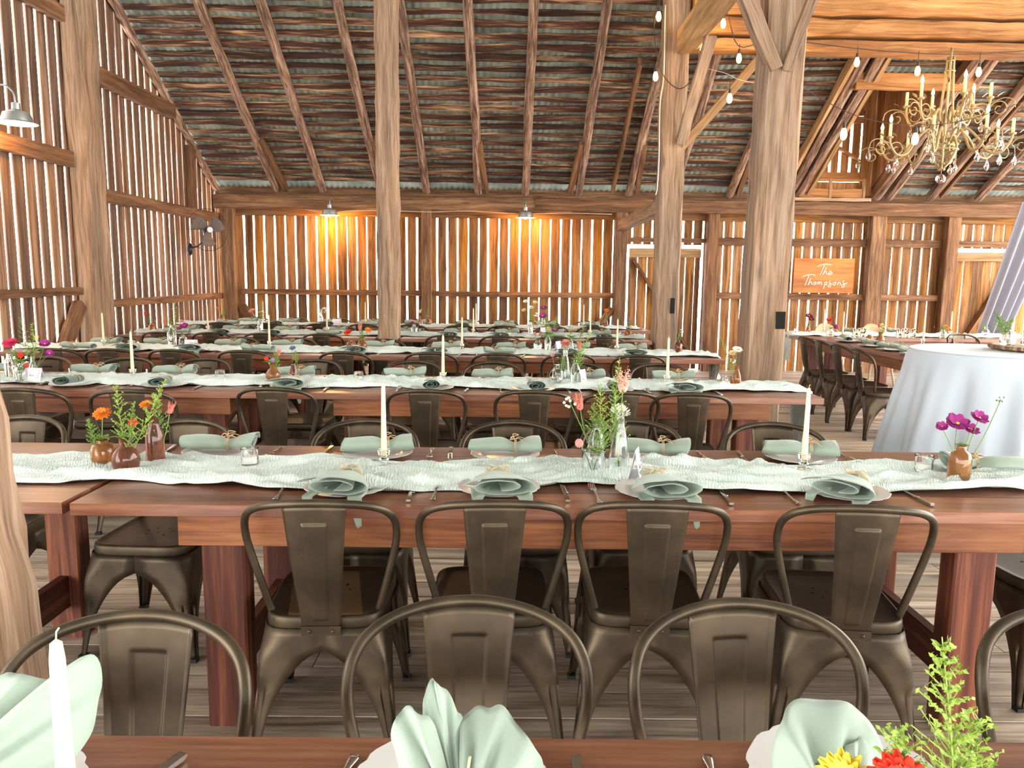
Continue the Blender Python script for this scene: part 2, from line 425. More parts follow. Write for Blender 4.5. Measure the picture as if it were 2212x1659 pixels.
part(wb, 'door_header', 'rail', (7.06, WY + .02, 2.06), (8.2, WY + .02, 2.06), .06, .09, seg=6)
# plank doors, a bright gap above each
def plankdoor(name, x0, x1, brace):
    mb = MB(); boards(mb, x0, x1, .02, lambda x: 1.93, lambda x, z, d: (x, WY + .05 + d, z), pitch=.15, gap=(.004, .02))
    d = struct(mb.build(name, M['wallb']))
    part(d, 'door_rail', 'brace', (x0, WY + .02, 1.86), (x1, WY + .02, 1.86), .04, .14, seg=5)
    part(d, 'door_rail', 'rail', (x0, WY + .02, .2), (x1, WY + .02, .2), .04, .14, seg=5)
    part(d, 'door_brace', 'rail', brace[0], brace[1], .04, .14, seg=6, up=(0, 1, 0))
    return d
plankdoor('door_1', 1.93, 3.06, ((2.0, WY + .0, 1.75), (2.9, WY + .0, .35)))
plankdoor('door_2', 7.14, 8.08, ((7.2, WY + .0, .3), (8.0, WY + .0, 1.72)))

mb = MB()
boards(mb, .8, 12.4, -.02, lambda y: (roofz(y) if y > 5 else roofz(10 - y)) + .12, lambda y, z, d: (WX - .03 - d, y, z), pitch=.172, gap=(.026, .05), th=.014)
wl = struct(mb.build('wall_left', M['walll']))
for (ya, yb, zc, h) in ((8.62, 10.75, 3.6, .19), (8.62, 12.25, 2.31, .14), (8.62, 12.25, 1.11, .09), (.8, 8.2, 2.61, .16), (.8, 8.2, 1.26, .08), (1.2, 8.2, 4.03, .16)):
    part(wl, 'rail', 'rail', (WX + .03, ya, zc), (WX + .03, yb, zc), .1, h, seg=14)
part(wl, 'wall_post', 'post', (WX + .08, 8.44, 0), (WX + .08, 8.44, roofz(8.44) - .1), .36, .2, seg=20, up=(1, 0, 0), jit=.012)
part(wl, 'wall_stud', 'rail', (WX + .02, 11.3, 2.38), (WX + .02, 11.3, 3.25), .12, .1, seg=5, up=(1, 0, 0))
part(wl, 'corner_brace', 'rail', (WX + .06, 8.16, 1.12), (WX + .06, 7.5, .35), .1, .14, seg=6)
part(wl, 'rake_board', 'bark', (WX + .03, 12.25, roofz(12.25) + .0), (WX + .03, 5.0, roofz(5.0) + .0), .07, .08, seg=60, jit=.014)

# ---- roof: corrugated sheets over rough laths on log rafters
OPN = (4.62, 5.66, 10.25, WY + .3)      # dormer opening x0 x1 y0 y1
def sheet(mb, x0, x1, y0, y1, sl=SL, z0=ROOFZ, yr=WY):
    n = int((x1 - x0) / .0225); rows = [y0, y1]
    pts = [];
    for yy in rows:
        for i in range(n + 1):
            x = x0 + (x1 - x0) * i / n
            pts.append((x, yy, z0 + sl * (yr - yy) + .16 + .012 * math.sin(2 * math.pi * x / .09)))
    mb.add(pts, [[i, i + 1, n + 2 + i, n + 1 + i] for i in range(n)])
mb = MB()
sheet(mb, -4.9, OPN[0], 5.0, WY + .25); sheet(mb, OPN[1], 9.25, 5.0, WY + .25); sheet(mb, OPN[0], OPN[1], 5.0, OPN[2])
sheet(mb, -4.75, 9.25, -3.6, 5.0, sl=-SL, z0=roofz(5.0), yr=5.0)
ceil = struct(mb.build('ceiling', M['roof'], smooth=True))
def rough_lath(x0, x1, y):
    mb = MB(); mb.rnd = R.random(); n = int((x1 - x0) / .12); rings = []
    z = roofz(y) + .12; w0 = .034 + R.random() * .03; s0 = R.random() * 100
    for i in range(n + 1):
        x = x0 + (x1 - x0) * i / n
        a = w0 * (.55 + .55 * noise.noise(Vector((x * 1.6, s0, 0))) + .2 * noise.noise(Vector((x * 7, s0, 3)))) + .012
        b = w0 * (.55 + .55 * noise.noise(Vector((x * 1.3, s0, 9))) + .2 * noise.noise(Vector((x * 6, s0, 5)))) + .012
        dz = .012 * noise.noise(Vector((x * 2, s0, 7)))
        ca, sa = 1 / math.hypot(1, SL), SL / math.hypot(1, SL)
        rings.append([(x, y - a * ca, z + a * sa + dz), (x, y + b * ca, z - b * sa + dz), (x, y + b * ca + .014 * sa, z - b * sa + .014 + dz + .014), (x, y - a * ca + .014 * sa, z + a * sa + .014 + dz + .014)])
    mb.ring(rings)
    return mb.build('roof_lath', M['lath'], ceil)
y = WY - .12
while y > 6.9:
    if y > OPN[2]:
        rough_lath(-4.6, OPN[0] - .05, y); rough_lath(OPN[1] + .05, 9.1, y)
    else: rough_lath(-4.6, 9.1, y)
    y -= .142 + R.random() * .012
def rafter(x, rad=.062, y0=WY - .02, y1=5.05, dx=0, sis=False):
    mb = MB(); mb.rnd = R.random(); n = 34; pts = []; sc = []; s0 = R.random() * 50
    for i in range(n + 1):
        y = y0 + (y1 - y0) * i / n
        pts.append((x + dx * i / n + .028 * noise.noise(Vector((y * .9, s0, 0))), y, roofz(y) + .03 + .02 * noise.noise(Vector((y, s0, 4)))))
        sc.append(1 + .16 * noise.noise(Vector((y * 3, s0, 8))))
    mb.sweep(pts, [(rad * 1.0 * math.cos(2 * math.pi * k / 9) * (1 + .1 * ((k * 7) % 3 - 1)), rad * math.sin(2 * math.pi * k / 9)) for k in range(9)], scales=sc)
    o = mb.build('rafter', M['bark'], ceil, smooth=True, ang=40)
    if sis:
        m2 = MB(); jbeam(m2, (x + sis * .13, y0, roofz(y0) + .03), (x + sis * .05, y0 - 1.0, roofz(y0 - 1.0) + .03), .07, .1, seg=6)
        m2.build('rafter_splice', M['rail'], ceil)
for x, s_ in ((-3.58, 1), (-2.87, 0), (-1.98, 1), (-1.27, 0), (-.47, 1), (.27, 0), (1.09, -1), (1.88, 1), (2.55, 0), (3.45, 1)):
    rafter(x, sis=s_)
for x in (4.36, 4.54, 5.76, 5.95, 6.6, 7.35, 8.3): rafter(x, rad=.07)
jb = [(1.62, 12.2, 10.0, 'rail'), (4.24, 12.2, 8.0, 'brace'), (4.64, 12.2, 8.0, 'brace'), (5.68, 12.2, 8.0, 'rail'), (6.72, 12.2, 8.0, 'rail')]
for x, ya, yb, mt in jb: part(ceil, 'rafter_plank', mt, (x, ya, roofz(ya) + .03), (x, yb, roofz(yb) + .03), .05, .14, seg=10)
part(ceil, 'ridge_beam', 'beam', (-4.7, 5, roofz(5) + .05), (9.2, 5, roofz(5) + .05), .2, .2, seg=20)

# ---- dormer with a slatted hatch
dx0, dx1 = OPN[0] - .02, OPN[1] + .02
mb = MB(); boards(mb, dx0, dx1, 2.78, lambda x: 4.35 + .9 * (1 - abs(x - 5.14) / .54) * .6, lambda x, z, d: (x, WY - .02 + d, z), pitch=.13, gap=(.004, .006), skip=[(4.68, 5.46, 2.98, 3.98)])
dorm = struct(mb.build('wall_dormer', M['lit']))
mb = MB(); boards(mb, 4.7, 5.46, 3.06, lambda x: 3.94, lambda x, z, d: (x, WY + .0 + d, z), pitch=.155, gap=(.03, .05))
mb.build('hatch', M['lit'], dorm)
part(dorm, 'hatch_rail', 'lit', (4.66, WY - .03, 3.92), (5.5, WY - .03, 3.92), .04, .1, seg=4)
part(dorm, 'hatch_rail', 'lit', (4.66, WY - .03, 3.08), (5.5, WY - .03, 3.08), .04, .1, seg=4)
part(dorm, 'hatch_brace', 'lit', (4.72, WY - .03, 3.72), (5.44, WY - .03, 3.3), .03, .12, seg=4, up=(0, 1, 0))
part(dorm, 'hatch_frame', 'lit', (5.5, WY - .04, 2.8), (5.5, WY - .04, 4.05), .05, .07, seg=4, up=(1, 0, 0))
part(dorm, 'rail_bar', 'lit', (4.5, WY - .12, 3.0), (5.52, WY - .12, 3.0), .05, .035, seg=5)
part(dorm, 'rail_bar', 'lit', (4.5, WY - .12, 2.8), (5.52, WY - .12, 2.8), .05, .13, seg=5)
for x in (4.98, 5.5): part(dorm, 'rail_stile', 'brace', (x, WY - .13, 2.72), (x, WY - .13, 3.02), .05, .04, seg=2, up=(1, 0, 0))
part(dorm, 'dormer_sill', 'post', (4.42, WY - .14, 2.7), (5.6, WY - .14, 2.7), .12, .05, seg=6)
for x, s_ in ((dx0, -1), (dx1, 1)):
    mb = MB()
    boards(mb, 10.2, WY, 2.7, lambda y: 4.4, lambda y, z, d, x=x, s_=s_: (x + s_ * d, y, max(z, roofz(y) - .02)), pitch=.16, gap=(.002, .006))
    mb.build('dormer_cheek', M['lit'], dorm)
for s_ in (-1, 1):
    mb = MB(); yy = 9.6
    while yy < WY + .2:
        mb.rnd = R.random(); a = Vector((5.14, yy + .07, 4.86)); b = Vector((5.14 + s_ * .62, yy + .07, 4.33)); jbeam(mb, a, b, .14, .02, seg=2, jit=.001, up=(0, 0, 1)); yy += .146
    mb.build('dormer_roof', M['lit'], dorm)
part(ceil, 'header_beam', 'lit', (4.4, 10.2, 3.98), (5.95, 10.2, 3.98), .08, .2, seg=6)
part(ceil, 'header_beam', 'lit', (4.4, 9.75, 4.3), (6.0, 9.75, 4.3), .08, .22, seg=6)

# ---- main posts and the bent timbers
timber('timber_post', (-1.315, 8.66, 0), (-1.315, 8.66, 4.72), .23, .24, 'post', 'tall weathered barn post in the middle of the hall, left of the other standing posts', 'post', seg=30, jit=.009, up=(0, 1, 0))
p3 = timber('timber_post', (1.775, 8.66, 0), (1.775, 8.66, 4.72), .26, .25, 'post', 'square hewn post with a cable down its left side, behind the fourth table row', 'post', seg=28, jit=.008, up=(0, 1, 0))
p4 = timber('timber_post', (1.96, 5.95, 0), (2.03, 5.95, 5.6), .29, .27, 'post', 'thick pale hewn post nearest the wooden name sign, with a mortise hole at waist height', 'post', seg=26, jit=.007, up=(0, 1, 0))
timber('timber_post', (-1.372, 1.93, 0), (-1.72, 1.93, 4.0), .26, .24, 'post', 'rough brown post cropped by the left edge beside the foreground table', 'post', seg=26, jit=.012, up=(0, 1, 0))
mb = MB(); mb.box((2.07, 5.813, 1.17), (.07, .012, .13)); mb.build('mortise', M['hole'], p4)
mb = MB(); mb.box((1.83, 8.533, 1.17), (.05, .012, .17)); mb.build('mortise', M['hole'], p3)
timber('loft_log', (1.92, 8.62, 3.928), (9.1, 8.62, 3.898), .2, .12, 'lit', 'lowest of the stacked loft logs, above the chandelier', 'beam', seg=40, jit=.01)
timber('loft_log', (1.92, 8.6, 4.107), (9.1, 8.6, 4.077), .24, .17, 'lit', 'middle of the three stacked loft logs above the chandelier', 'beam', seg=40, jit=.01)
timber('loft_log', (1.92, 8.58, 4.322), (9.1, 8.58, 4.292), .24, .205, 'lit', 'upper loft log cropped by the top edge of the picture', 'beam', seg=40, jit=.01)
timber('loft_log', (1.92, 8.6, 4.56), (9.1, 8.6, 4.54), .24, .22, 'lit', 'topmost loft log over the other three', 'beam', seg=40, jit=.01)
timber('tie_beam', (1.86, 8.53, 3.95), (1.86, 6.12, 3.95), .19, .24, 'brace', 'square tie beam running from the cabled post toward the camera overhead', 'beam', seg=14)
timber('diagonal_brace', (1.86, 8.62, 2.86), (2.75, 8.62, 3.9), .09, .17, 'brace', 'orange lit diagonal brace rising right from the cabled post', 'beam', seg=6, up=(0, 1, 0))
timber('knee_brace', (1.84, 8.5, 2.9), (1.98, 7.95, 3.84), .05, .11, 'post', 'slim pale upright brace leaning on the cabled post', 'beam', seg=8, up=(1, 0, 0))
timber('knee_brace', (1.93, 5.85, 2.98), (1.58, 5.85, 3.72), .1, .13, 'post', 'pale knee brace rising left from the thick pale post', 'beam', seg=6, up=(0, 1, 0))
timber('knee_brace', (2.0, 5.82, 2.98), (2.14, 5.5, 3.66), .06, .07, 'post', 'narrow knee brace rising right from the thick pale post', 'beam', seg=6, up=(1, 0, 0))
timber('wall_tie', (1.78, 12.2, 2.27), (1.78, 8.78, 2.3), .14, .17, 'post', 'short tie beam from the back wall to the cabled post', 'beam', seg=10)
# ================================================================ chairs
def cr_(pts, n):
    """Catmull-Rom through pts"""
    P = [Vector(p) for p in pts]; P = [P[0] * 2 - P[1]] + P + [P[-1] * 2 - P[-2]]; out = []
    for i in range(1, len(P) - 2):
        for k in range(n):
            t = k / n
            out.append(.5 * ((2 * P[i]) + (P[i + 1] - P[i - 1]) * t + (2 * P[i - 1] - 5 * P[i] + 4 * P[i + 1] - P[i + 2]) * t * t + (3 * P[i] - P[i - 1] - 3 * P[i + 1] + P[i + 2]) * t ** 3))
    out.append(P[-2]); return out
def make_chair():
    t = thing('metal_chair', 'chair', 'chair')
    m = M['chair']
    # seat pan: rounded square, rolled rim and a short skirt
    def outline(s, n=40, back=.93):
        pts = []
        for k in range(n):
            a = 2 * math.pi * k / n + math.pi / n; c, q = math.cos(a), math.sin(a); e = .36
            x = math.copysign(abs(c) ** e, c) * .193; y = math.copysign(abs(q) ** e, q) * .208
            x *= back + (1 - back) * (y + .208) / .416
            pts.append((x * s, y * s))
        return pts
    mb = MB(); rings = []
    for s, z in ((.02, .4425), (.45, .4425), (.78, .443), (.9, .4455), (.945, .449), (.975, .4495), (.992, .447), (1.003, .441), (1.008, .43), (1.008, .415), (1.0, .405)):
        rings.append([(x, y, z) for x, y in outline(s)])
    mb.ring(rings, caps=False); mb.add(rings[0], [list(range(40))])
    mb.m = 1
    for (hx, hy) in ((0, .03), (.035, .055), (-.035, .055), (.05, .01), (-.05, .01), (.025, -.02), (-.025, -.02)):
        mb.add([(hx + .0055 * math.cos(a * math.pi / 4), hy + .0055 * math.sin(a * math.pi / 4), .4436) for a in range(8)], [list(range(8))])
    mb.build('seat', [m, M['hole']], t, smooth=True, ang=50)
    # legs: folded sheet corners that flare into the arches
    for sx in (-1, 1):
        for sy in (-1, 1):
            mb = MB(); rings = []; n = 22
            for i in range(n + 1):
                z = .412 - (.412 - .012) * (i / n) ** .9
                k = 1 - z / .44
                cx = (.1955 if sy > 0 else .1825) + (.033 if sy > 0 else .046) * k; cy = .2105 + .028 * k
                za, zb = .338, .10
                h = max(0., min(1., (za - z) / (za - zb))); f = 1 - math.sqrt(max(0, 1 - (1 - h) ** 2)) if z < za else 1
                wl_ = .026 + .14 * z
                wx = wl_ + (cx - wl_) * f; wy = wl_ + (cy - wl_) * f
                g = sm(.25, .222, z) * .009 * min(1, z / .03)
                r = min(.020 + .056 * sm(.30, .412, z), wx * .5)
                pr = []
                for q in (1, .62, .3): pr.append((cx - r - (wx - r) * q, cy))
                pr.append((cx - r * 1.35 - .004, cy - g)); 
                for a in (90, 60, 30, 0):
                    ca, sa = math.cos(math.radians(a)), math.sin(math.radians(a))
                    pr.append((cx - r + r * ca - g * .7, cy - r + r * sa - g * .7))
                pr.append((cx - g, cy - r * 1.35 - .004))
                for q in (.3, .62, 1): pr.append((cx, cy - r - (wy - r) * q))
                rings.append([(sx * x, sy * y, z) for x, y in pr])
            mb.ring(rings, closed=False, caps=False)
            o = mb.build('leg', m, t, smooth=True, ang=60, solid=.003)
            fb = MB(); fb.box((sx * ((.228) - .012), sy * .225, .008), (.03, .03, .016)); fb.build('foot_cap', M['rubber'], o)
    # tubular back hoop
    side = [(.165, -.150, .448), (.190, -.160, .54), (.216, -.171, .64), (.2255, -.183, .70), (.2215, -.203, .752), (.198, -.235, .79), (.15, -.268, .815), (.08, -.294, .829), (0, -.304, .834)]
    pts = cr_(side + [(-x, y, z) for x, y, z in side[-2::-1]], 5)
    mb = MB(); mb.tube(pts, .0118, 10, caps=True); mb.build('back_frame', m, t, smooth=True, ang=60)
    # pressed splat with an embossed panel
    def hoopz(x): return .831 - .010 * (abs(x) / .12) ** 2.2
    def splat(u, v):
        hw = .058 + .034 * v; x = u * hw
        z0 = .418; z1 = hoopz(x) - .006; z = z0 + (z1 - z0) * v
        y = -.219 - .082 * v ** 1.15 - .01 * math.sin(math.pi * v) + .012 * u * u * v
        b = (.020 + .017 * v) / hw
        e = sm(b + .05, b - .03, abs(u)) * sm(.06, .085, v) * sm(.87, .845, v)
        rim = math.exp(-((abs(u) - b) / .05) ** 2) * (1 if .07 < v < .86 else 0) + (math.exp(-((v - .857) / .012) ** 2) if abs(u) < b else 0)
        y -= .005 * e - .0 * rim
        if abs(u) > .93: y += .006
        return (x, y, z)
    mb = MB()
    us = [-1, -.965, -.93, -.85, -.6, -.5, -.46, -.43, -.4, -.37, -.34, -.3, -.15, 0, .15, .3, .34, .37, .4, .43, .46, .5, .6, .85, .93, .965, 1]
    vs = [0, .03, .055, .065, .072, .08, .09, .15] + [.15 + .68 * k / 16 for k in range(1, 17)] + [.84, .848, .856, .864, .872, .88, .92, .96, 1]
    P = []
    for u in us:
        for v in vs:
            hw = .057 + .029 * v; b = (.020 + .017 * v) / hw
            P.append(splat(u, v))
    mb.grid(splat, 0, 0, us, vs); mb.build('backrest', m, t, smooth=True, ang=70, solid=.003)
    mb = MB(); mb.box((0, -.2205, .41), (.12, .007, .03))
    for s in (-1, 1): mb.ball((s * .035, -.2245, .41), .0065, 8, 5)
    mb.build('back_bracket', m, t, smooth=True, ang=40)
    return t
CH = Proto(make_chair())
ORD = ['leftmost', 'second from left', 'third from left', 'fourth from left', 'fifth from left', 'sixth from left', 'seventh from left', 'eighth from left', 'ninth from left']
ROW = {1: 'foreground table', 2: 'second row of tables', 3: 'third row of tables', 4: 'fourth row of tables', 5: 'fifth row of tables', 6: 'last row of tables'}
NEARY = {2: 2.15, 3: 4.27, 4: 6.35, 5: 8.22, 6: 9.87}; FARY = {1: 1.455, 2: 3.38, 3: 5.74, 4: 7.62, 5: 9.48, 6: 11.12}
NX = {2: [-.56, -.04, .46, 1.08], 3: [-2.67, -2.11, -1.32, -.46, .17, .66, 1.09], 4: [-3.78, -3.32, -2.78, -2.2, -1.34, -.63, -.06, .52, 1.12],
      5: [-3.7, -3.18, -2.61, -2.0, -.65, -.07, .52, 1.07], 6: [-3.7, -3.05, -2.4, -1.85, -1.25, -.6, -.02, .58, 1.13]}
FX = {1: [-.69, -.06, .49, 1.12], 2: [-2.13, -1.39, -.6, .04, .56, 1.18], 3: [-3.39, -2.8, -2.25, -1.44, -.69, -.09, .53, 1.14], 4: [-3.8, -3.3, -2.63, -2.08, -1.21, -.57, .05, .65, 1.2],
      5: [-3.8, -3.23, -2.62, -2.04, -1.24, -.6, .0, .54, 1.1], 6: [-3.6, -3.04, -2.45, -1.9, -1.28, -.55, -.04, .54, 1.16]}
ROT = {(2, 'n', 0): .04, (2, 'n', 2): -.05, (2, 'n', 3): -.1, (1, 'f', 2): .12, (1, 'f', 0): -.06, (2, 'f', 1): -.05, (3, 'n', 1): .12, (3, 'n', 6): -.1, (3, 'f', 0): .1}
DY = {(1, 'f', 0): -.06, (3, 'n', 0): -.1, (3, 'n', 1): -.12, (2, 'n', 0): -.03, (2, 'n', 3): -.03, (2, 'f', 1): -.06, (2, 'f', 4): .05}
RC = random.Random(5)
for r in range(1, 7):
    for side in 'nf':
        xs = (NX if side == 'n' else FX).get(r, [])
        for i, x in enumerate(xs):
            rz = ROT.get((r, side, i), (RC.random() - .5) * .1)
            dy = DY.get((r, side, i), (RC.random() - .5) * .04)
            y = (NEARY[r] + .305 if side == 'n' else FARY[r] - .305) + dy
            lab = 'dark metal chair, %s, %s side of the %s' % (ORD[i], 'near' if side == 'n' else 'far', ROW[r])
            CH.put((x, y, 0), rz if side == 'n' else math.pi + rz, lab, 'metal chairs along the %s' % ROW[r], skip=('foot_cap', 'back_bracket') if r > 4 else ())
for i, (x, y) in enumerate([(3.62, 8.62), (3.6, 8.12), (3.58, 7.64), (3.58, 7.16)]):
    CH.put((x, y, 0), -math.pi / 2 + [.05, -.03, .04, -.12][i], 'dark metal side-on chair beside the head table arm, ' + ['farthest one', 'second from the wall', 'third from the wall', 'nearest one'][i], 'metal chairs along the head table arm')
CH.put((2.0, 2.72, 0), math.pi / 2 + .1, 'dark metal chair at the right end of the second table row, cropped by the frame')
CH.put((5.6, 9.1, 0), math.pi + .2, 'dark metal chair standing by the wood slice tray, cropped by the right edge')

# ================================================================ farm tables
TZ = .775
def make_table(L=3.25, D=.83):
    t = thing('farm_table', 'farm table', 'table')
    mb = MB(); n = 5; w = D / n
    for i in range(n):
        mb.rnd = R.random(); jbeam(mb, (-L / 2, -D / 2 + w * (i + .5), TZ - .019), (L / 2, -D / 2 + w * (i + .5), TZ - .019), w - .0015, .038, seg=12, jit=.0004, chamf=.08)
    mb.build('tabletop', M['top'], t)
    a = L / 2 - .31
    for s in (-1, 1):
        mb = MB(); jbeam(mb, (-a, s * (D / 2 - .05), TZ - .09), (a, s * (D / 2 - .05), TZ - .09), .035, .105, seg=4, jit=.0005); mb.build('apron', M['apron'], t)
        mb = MB(); jbeam(mb, (s * (a - .02), -D / 2 + .06, TZ - .09), (s * (a - .02), D / 2 - .06, TZ - .09), .035, .1, seg=2, jit=.0005); mb.build('apron', M['apron'], t)
    for s in (-1, 1):
        for q in (-1, 1):
            mb = MB(); x = s * (a - .12); y = q * (D / 2 - .115)
            jbeam(mb, (x, y, .0), (x, y, TZ - .04), .09, .135, seg=6, jit=.0006, up=(1, 0, 0)); mb.build('leg', M['leg'], t)
        mb = MB(); jbeam(mb, (s * (a - .12), -D / 2 + .16, .2), (s * (a - .12), D / 2 - .16, .2), .04, .13, seg=3, jit=.0005); mb.build('stretcher', M['leg'], t)
    return t
TB = Proto(make_table())
FRONT = {1: .27, 2: 2.285, 3: 4.53, 4: 6.64, 5: 8.5, 6: 10.1}
for r in range(1, 7):
    yc = FRONT[r] + .415
    TB.put((.22 if r == 5 else .28 + (.03 if r == 2 else 0), yc, 0), 0, 'long reddish-brown farm table, right-hand one of the %s' % ROW[r], 'farm tables in rows', scale=(.86 if r == 5 else 1.01 if r == 2 else 1, 1, 1))
    if r > 1:
        TB.put((-2.905 if r != 5 else -2.885, yc + (.01 if r == 2 else 0), 0), 0, 'long reddish-brown farm table, left-hand one of the %s' % ROW[r], 'farm tables in rows', scale=(.95 if r != 5 else .88, 1, 1))
TB.put((5.35, 9.78, 0), 0, 'reddish-brown head table along the back wall under the name sign', 'farm tables of the head table', scale=(1.1, 1, 1))
TB.put((4.11, 7.97, 0), math.pi / 2, 'reddish-brown farm table forming the near arm of the head table, beside four side-on chairs', 'farm tables of the head table', scale=(.82, 1, 1))

# ================================================================ gauze runners
def runner(x0, x1, yc, seed, w=.4, hang_r=0, hang_l=0, label='', axis='x', end=None):
    mb = MB(); n = int((x1 - x0 + hang_r + hang_l) / .016); m = 26; tot = x1 - x0 + hang_r + hang_l
    def fn(u, v):
        s = x0 - hang_l + u * tot; q = v * 2 - 1
        wob = .05 * noise.noise(Vector((s * 1.1, seed, 0))) + .02 * noise.noise(Vector((s * 4, seed, 2)))
        e = w / 2 * (1 + .38 * noise.noise(Vector((s * 2.1, seed, 5 + (q > 0)))) + .2 * noise.noise(Vector((s * 6, seed, 7 + (q > 0)))))
        y = q * e + wob + .02 * noise.noise(Vector((s * 3, q * 2, seed)))
        fold = noise.noise(Vector((s * 1.6 + q * .8, q * 4.5 + wob * 8, seed)))
        fold2 = noise.noise(Vector((s * 5, q * 9 + s, seed + 3)))
        fold3 = noise.noise(Vector((s * 14, q * 12, seed + 5)))
        h = .0035 + .030 * max(0, 1 - abs(fold) * 3.4) ** 1.5 + .016 * max(0, 1 - abs(fold2) * 3.2) + .004 * (fold3 + .5)
        h *= (.45 + .55 * sm(1.0, .7, abs(q))); h = max(h, .003)
        x = s; z = TZ + h
        for (edge, sg) in ((x1, 1), (x0, -1)):
            over = (s - edge) * sg
            if over > 0 and (hang_r if sg > 0 else hang_l):
                x = edge + sg * (.012 + h * 1.2); z = TZ + .004 - over; y *= max(.45, 1 - over * 1.5)
        return (x, yc + y, z) if axis == 'x' else (yc + y, x, z)
    mb.grid(fn, n, m)
    return tag(mb.build('table_runner', M['gauze'], smooth=True), label, 'table runner')
RUNY = {1: .55, 2: 2.70, 3: 4.93, 4: 7.04, 5: 8.98, 6: 10.5}
runner(-4.4, 1.9, RUNY[2], 12.3, w=.40, hang_r=.0, label='pale mint gauze runner along the second table row from the front')
runner(-4.4, 1.89, RUNY[3], 23.1, w=.36, hang_r=.42, label='pale mint gauze runner on the third table row, its end hanging at the right')
runner(-4.45, 1.89, RUNY[4], 34.7, w=.36, hang_r=.4, label='pale mint gauze runner on the fourth table row, end hanging before the back posts')
runner(-4.28, 1.6, RUNY[5], 45.9, w=.36, label='pale mint gauze runner on the fifth table row')
runner(-4.45, 1.8, RUNY[6], 56.2, w=.36, label='pale mint gauze runner on the last table row by the wall')
runner(3.6, 7.1, 9.78, 67.7, w=.4, hang_l=.33, label='sage gauze runner on the head table, hanging off its left end')
runner(6.7, 9.2, 4.15, 78.1, w=.34, axis='y', label='sage gauze runner on the near arm of the head table')

# ================================================================ place settings
def make_plate():
    mb = MB(); n = 64
    wob = lambda a, j: 1 + (.022 * abs(math.sin(a * 8)) ** .7 + .008 * math.cos(a * 24)) * (1 if j in (6, 7, 8, 9) else .0)
    mb.lathe([(.0, .004), (.07, .0045), (.082, .008), (.09, .0125), (.105, .0145), (.12, .0165), (.133, .0185), (.1345, .0175), (.12, .0135), (.1, .0095), (.085, .004), (.07, .0005), (.0, .0005)], n, wob=wob)
    return tag(mb.build('dinner_plate', M['white'], smooth=True, ang=40), 'plate', 'plate')
def spiral_roll(mb, L, w0, w1, h0, h1, pinch, turns, seed, bend=0, z0=0, gap=.55):
    """cloth rolled loosely: spiral section swept along y from the tied end to the open end"""
    nt, ns = 44, 26
    def fn(u, v):
        s = (v - .5) * 2
        k = 1 - .62 * math.exp(-((s - pinch) / .26) ** 2)
        w = (w0 + (w1 - w0) * v) * k; h = (h0 + (h1 - h0) * v) * (.5 + .5 * k)
        a = -math.pi * .5 + u * turns * 2 * math.pi
        rr = gap + (1 - gap) * u
        nz = noise.noise(Vector((u * 3, v * 2.2, seed)))
        x = math.cos(a) * w * rr * .5 * (1 + .1 * nz) + bend * s * s * .03
        zz = math.sin(a) * h * rr * .5 * (1 + .22 * nz)
        y = s * L * .5 * (1 + .06 * math.sin(a * 1.0 + seed) + .05 * u)
        return (x, y, z0 + h * .5 * 1.02 + zz + .004 * noise.noise(Vector((x * 30, y * 16, seed))))
    mb.grid(fn, nt, ns)
def twine(par, y, w, z, h, seed, toward=-1):
    mb = MB(); q = random.Random(seed)
    for k in range(2):
        pts = [(w / 2 * math.cos(a), y + k * .005, z + h / 2 * math.sin(a)) for a in [2 * math.pi * i / 14 for i in range(15)]]
        mb.tube(pts, .0016, 5, caps=False)
    top = Vector((0, y, z + h / 2))
    for s in (-1, 1):   # bow loops and tails
        mb.tube(cr_([top, top + Vector((s * .02, -.008, .014)), top + Vector((s * .034, -.014 * s, .008)), top + Vector((s * .02, -.016, .002)), top], 4), .0015, 5)
        mb.tube(cr_([top, top + Vector((s * .015, toward * .02, .004)), top + Vector((s * (.02 + q.random() * .02), toward * (.05 + q.random() * .03), -h * .35))], 5), .0015, 5)
    return mb.build('twine_tie', M['twine'], par, smooth=True)
def make_napkin(kind, seed):
    mb = MB()
    if kind == 'near':      # wide open folds toward the sitter, knot at the far end, corners over the table edge
        spiral_roll(mb, .20, .06, .225, .055, .06, -.5, 1.7, seed, gap=.35)
        o = mb.build('cloth_napkin', M['napkin'], smooth=True, solid=.0022)
        # flip so that open end points -y
        for v in o.data.vertices: v.co.y = -v.co.y
        o.data.flip_normals()
        for sgn, wv, ln in ((-1, .055, .05), (1, .06, .085)):
            m2 = MB()
            def fl(u, v, sgn=sgn, wv=wv, ln=ln):
                x = sgn * (.055 + .02 * (v)) + (u - .5) * wv * (1 - .75 * v)
                t = v * (.07 + ln); y = -.055 - min(t, .068); z = .006 - max(0, t - .068)
                return (x, y - (.004 if t > .06 else 0), z + .003 * math.sin(u * 5 + seed) + (.012 if v < .2 else .0) * (1 - v * 5))
            m2.grid(fl, 6, 12)
            m2.build('napkin_corner', M['napkin'], o, smooth=True, solid=.002)
        twine(o, .048, .075, .027, .052, seed, -1)
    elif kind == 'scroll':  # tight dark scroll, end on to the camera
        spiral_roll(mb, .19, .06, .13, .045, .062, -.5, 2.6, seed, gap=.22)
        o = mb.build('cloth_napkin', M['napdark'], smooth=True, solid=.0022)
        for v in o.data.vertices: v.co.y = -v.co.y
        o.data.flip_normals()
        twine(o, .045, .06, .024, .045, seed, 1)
    else:                   # 'bow': lies crosswise, tied in the middle with two flared wings
        spiral_roll(mb, .25, .085, .13, .05, .062, .28, 1.75, seed, gap=.4)
        o = mb.build('cloth_napkin', M['napkin'], smooth=True, solid=.0022)
        tw = twine(o, .035, .07, .026, .05, seed, 1)
    return tag(o, 'napkin', 'napkin')
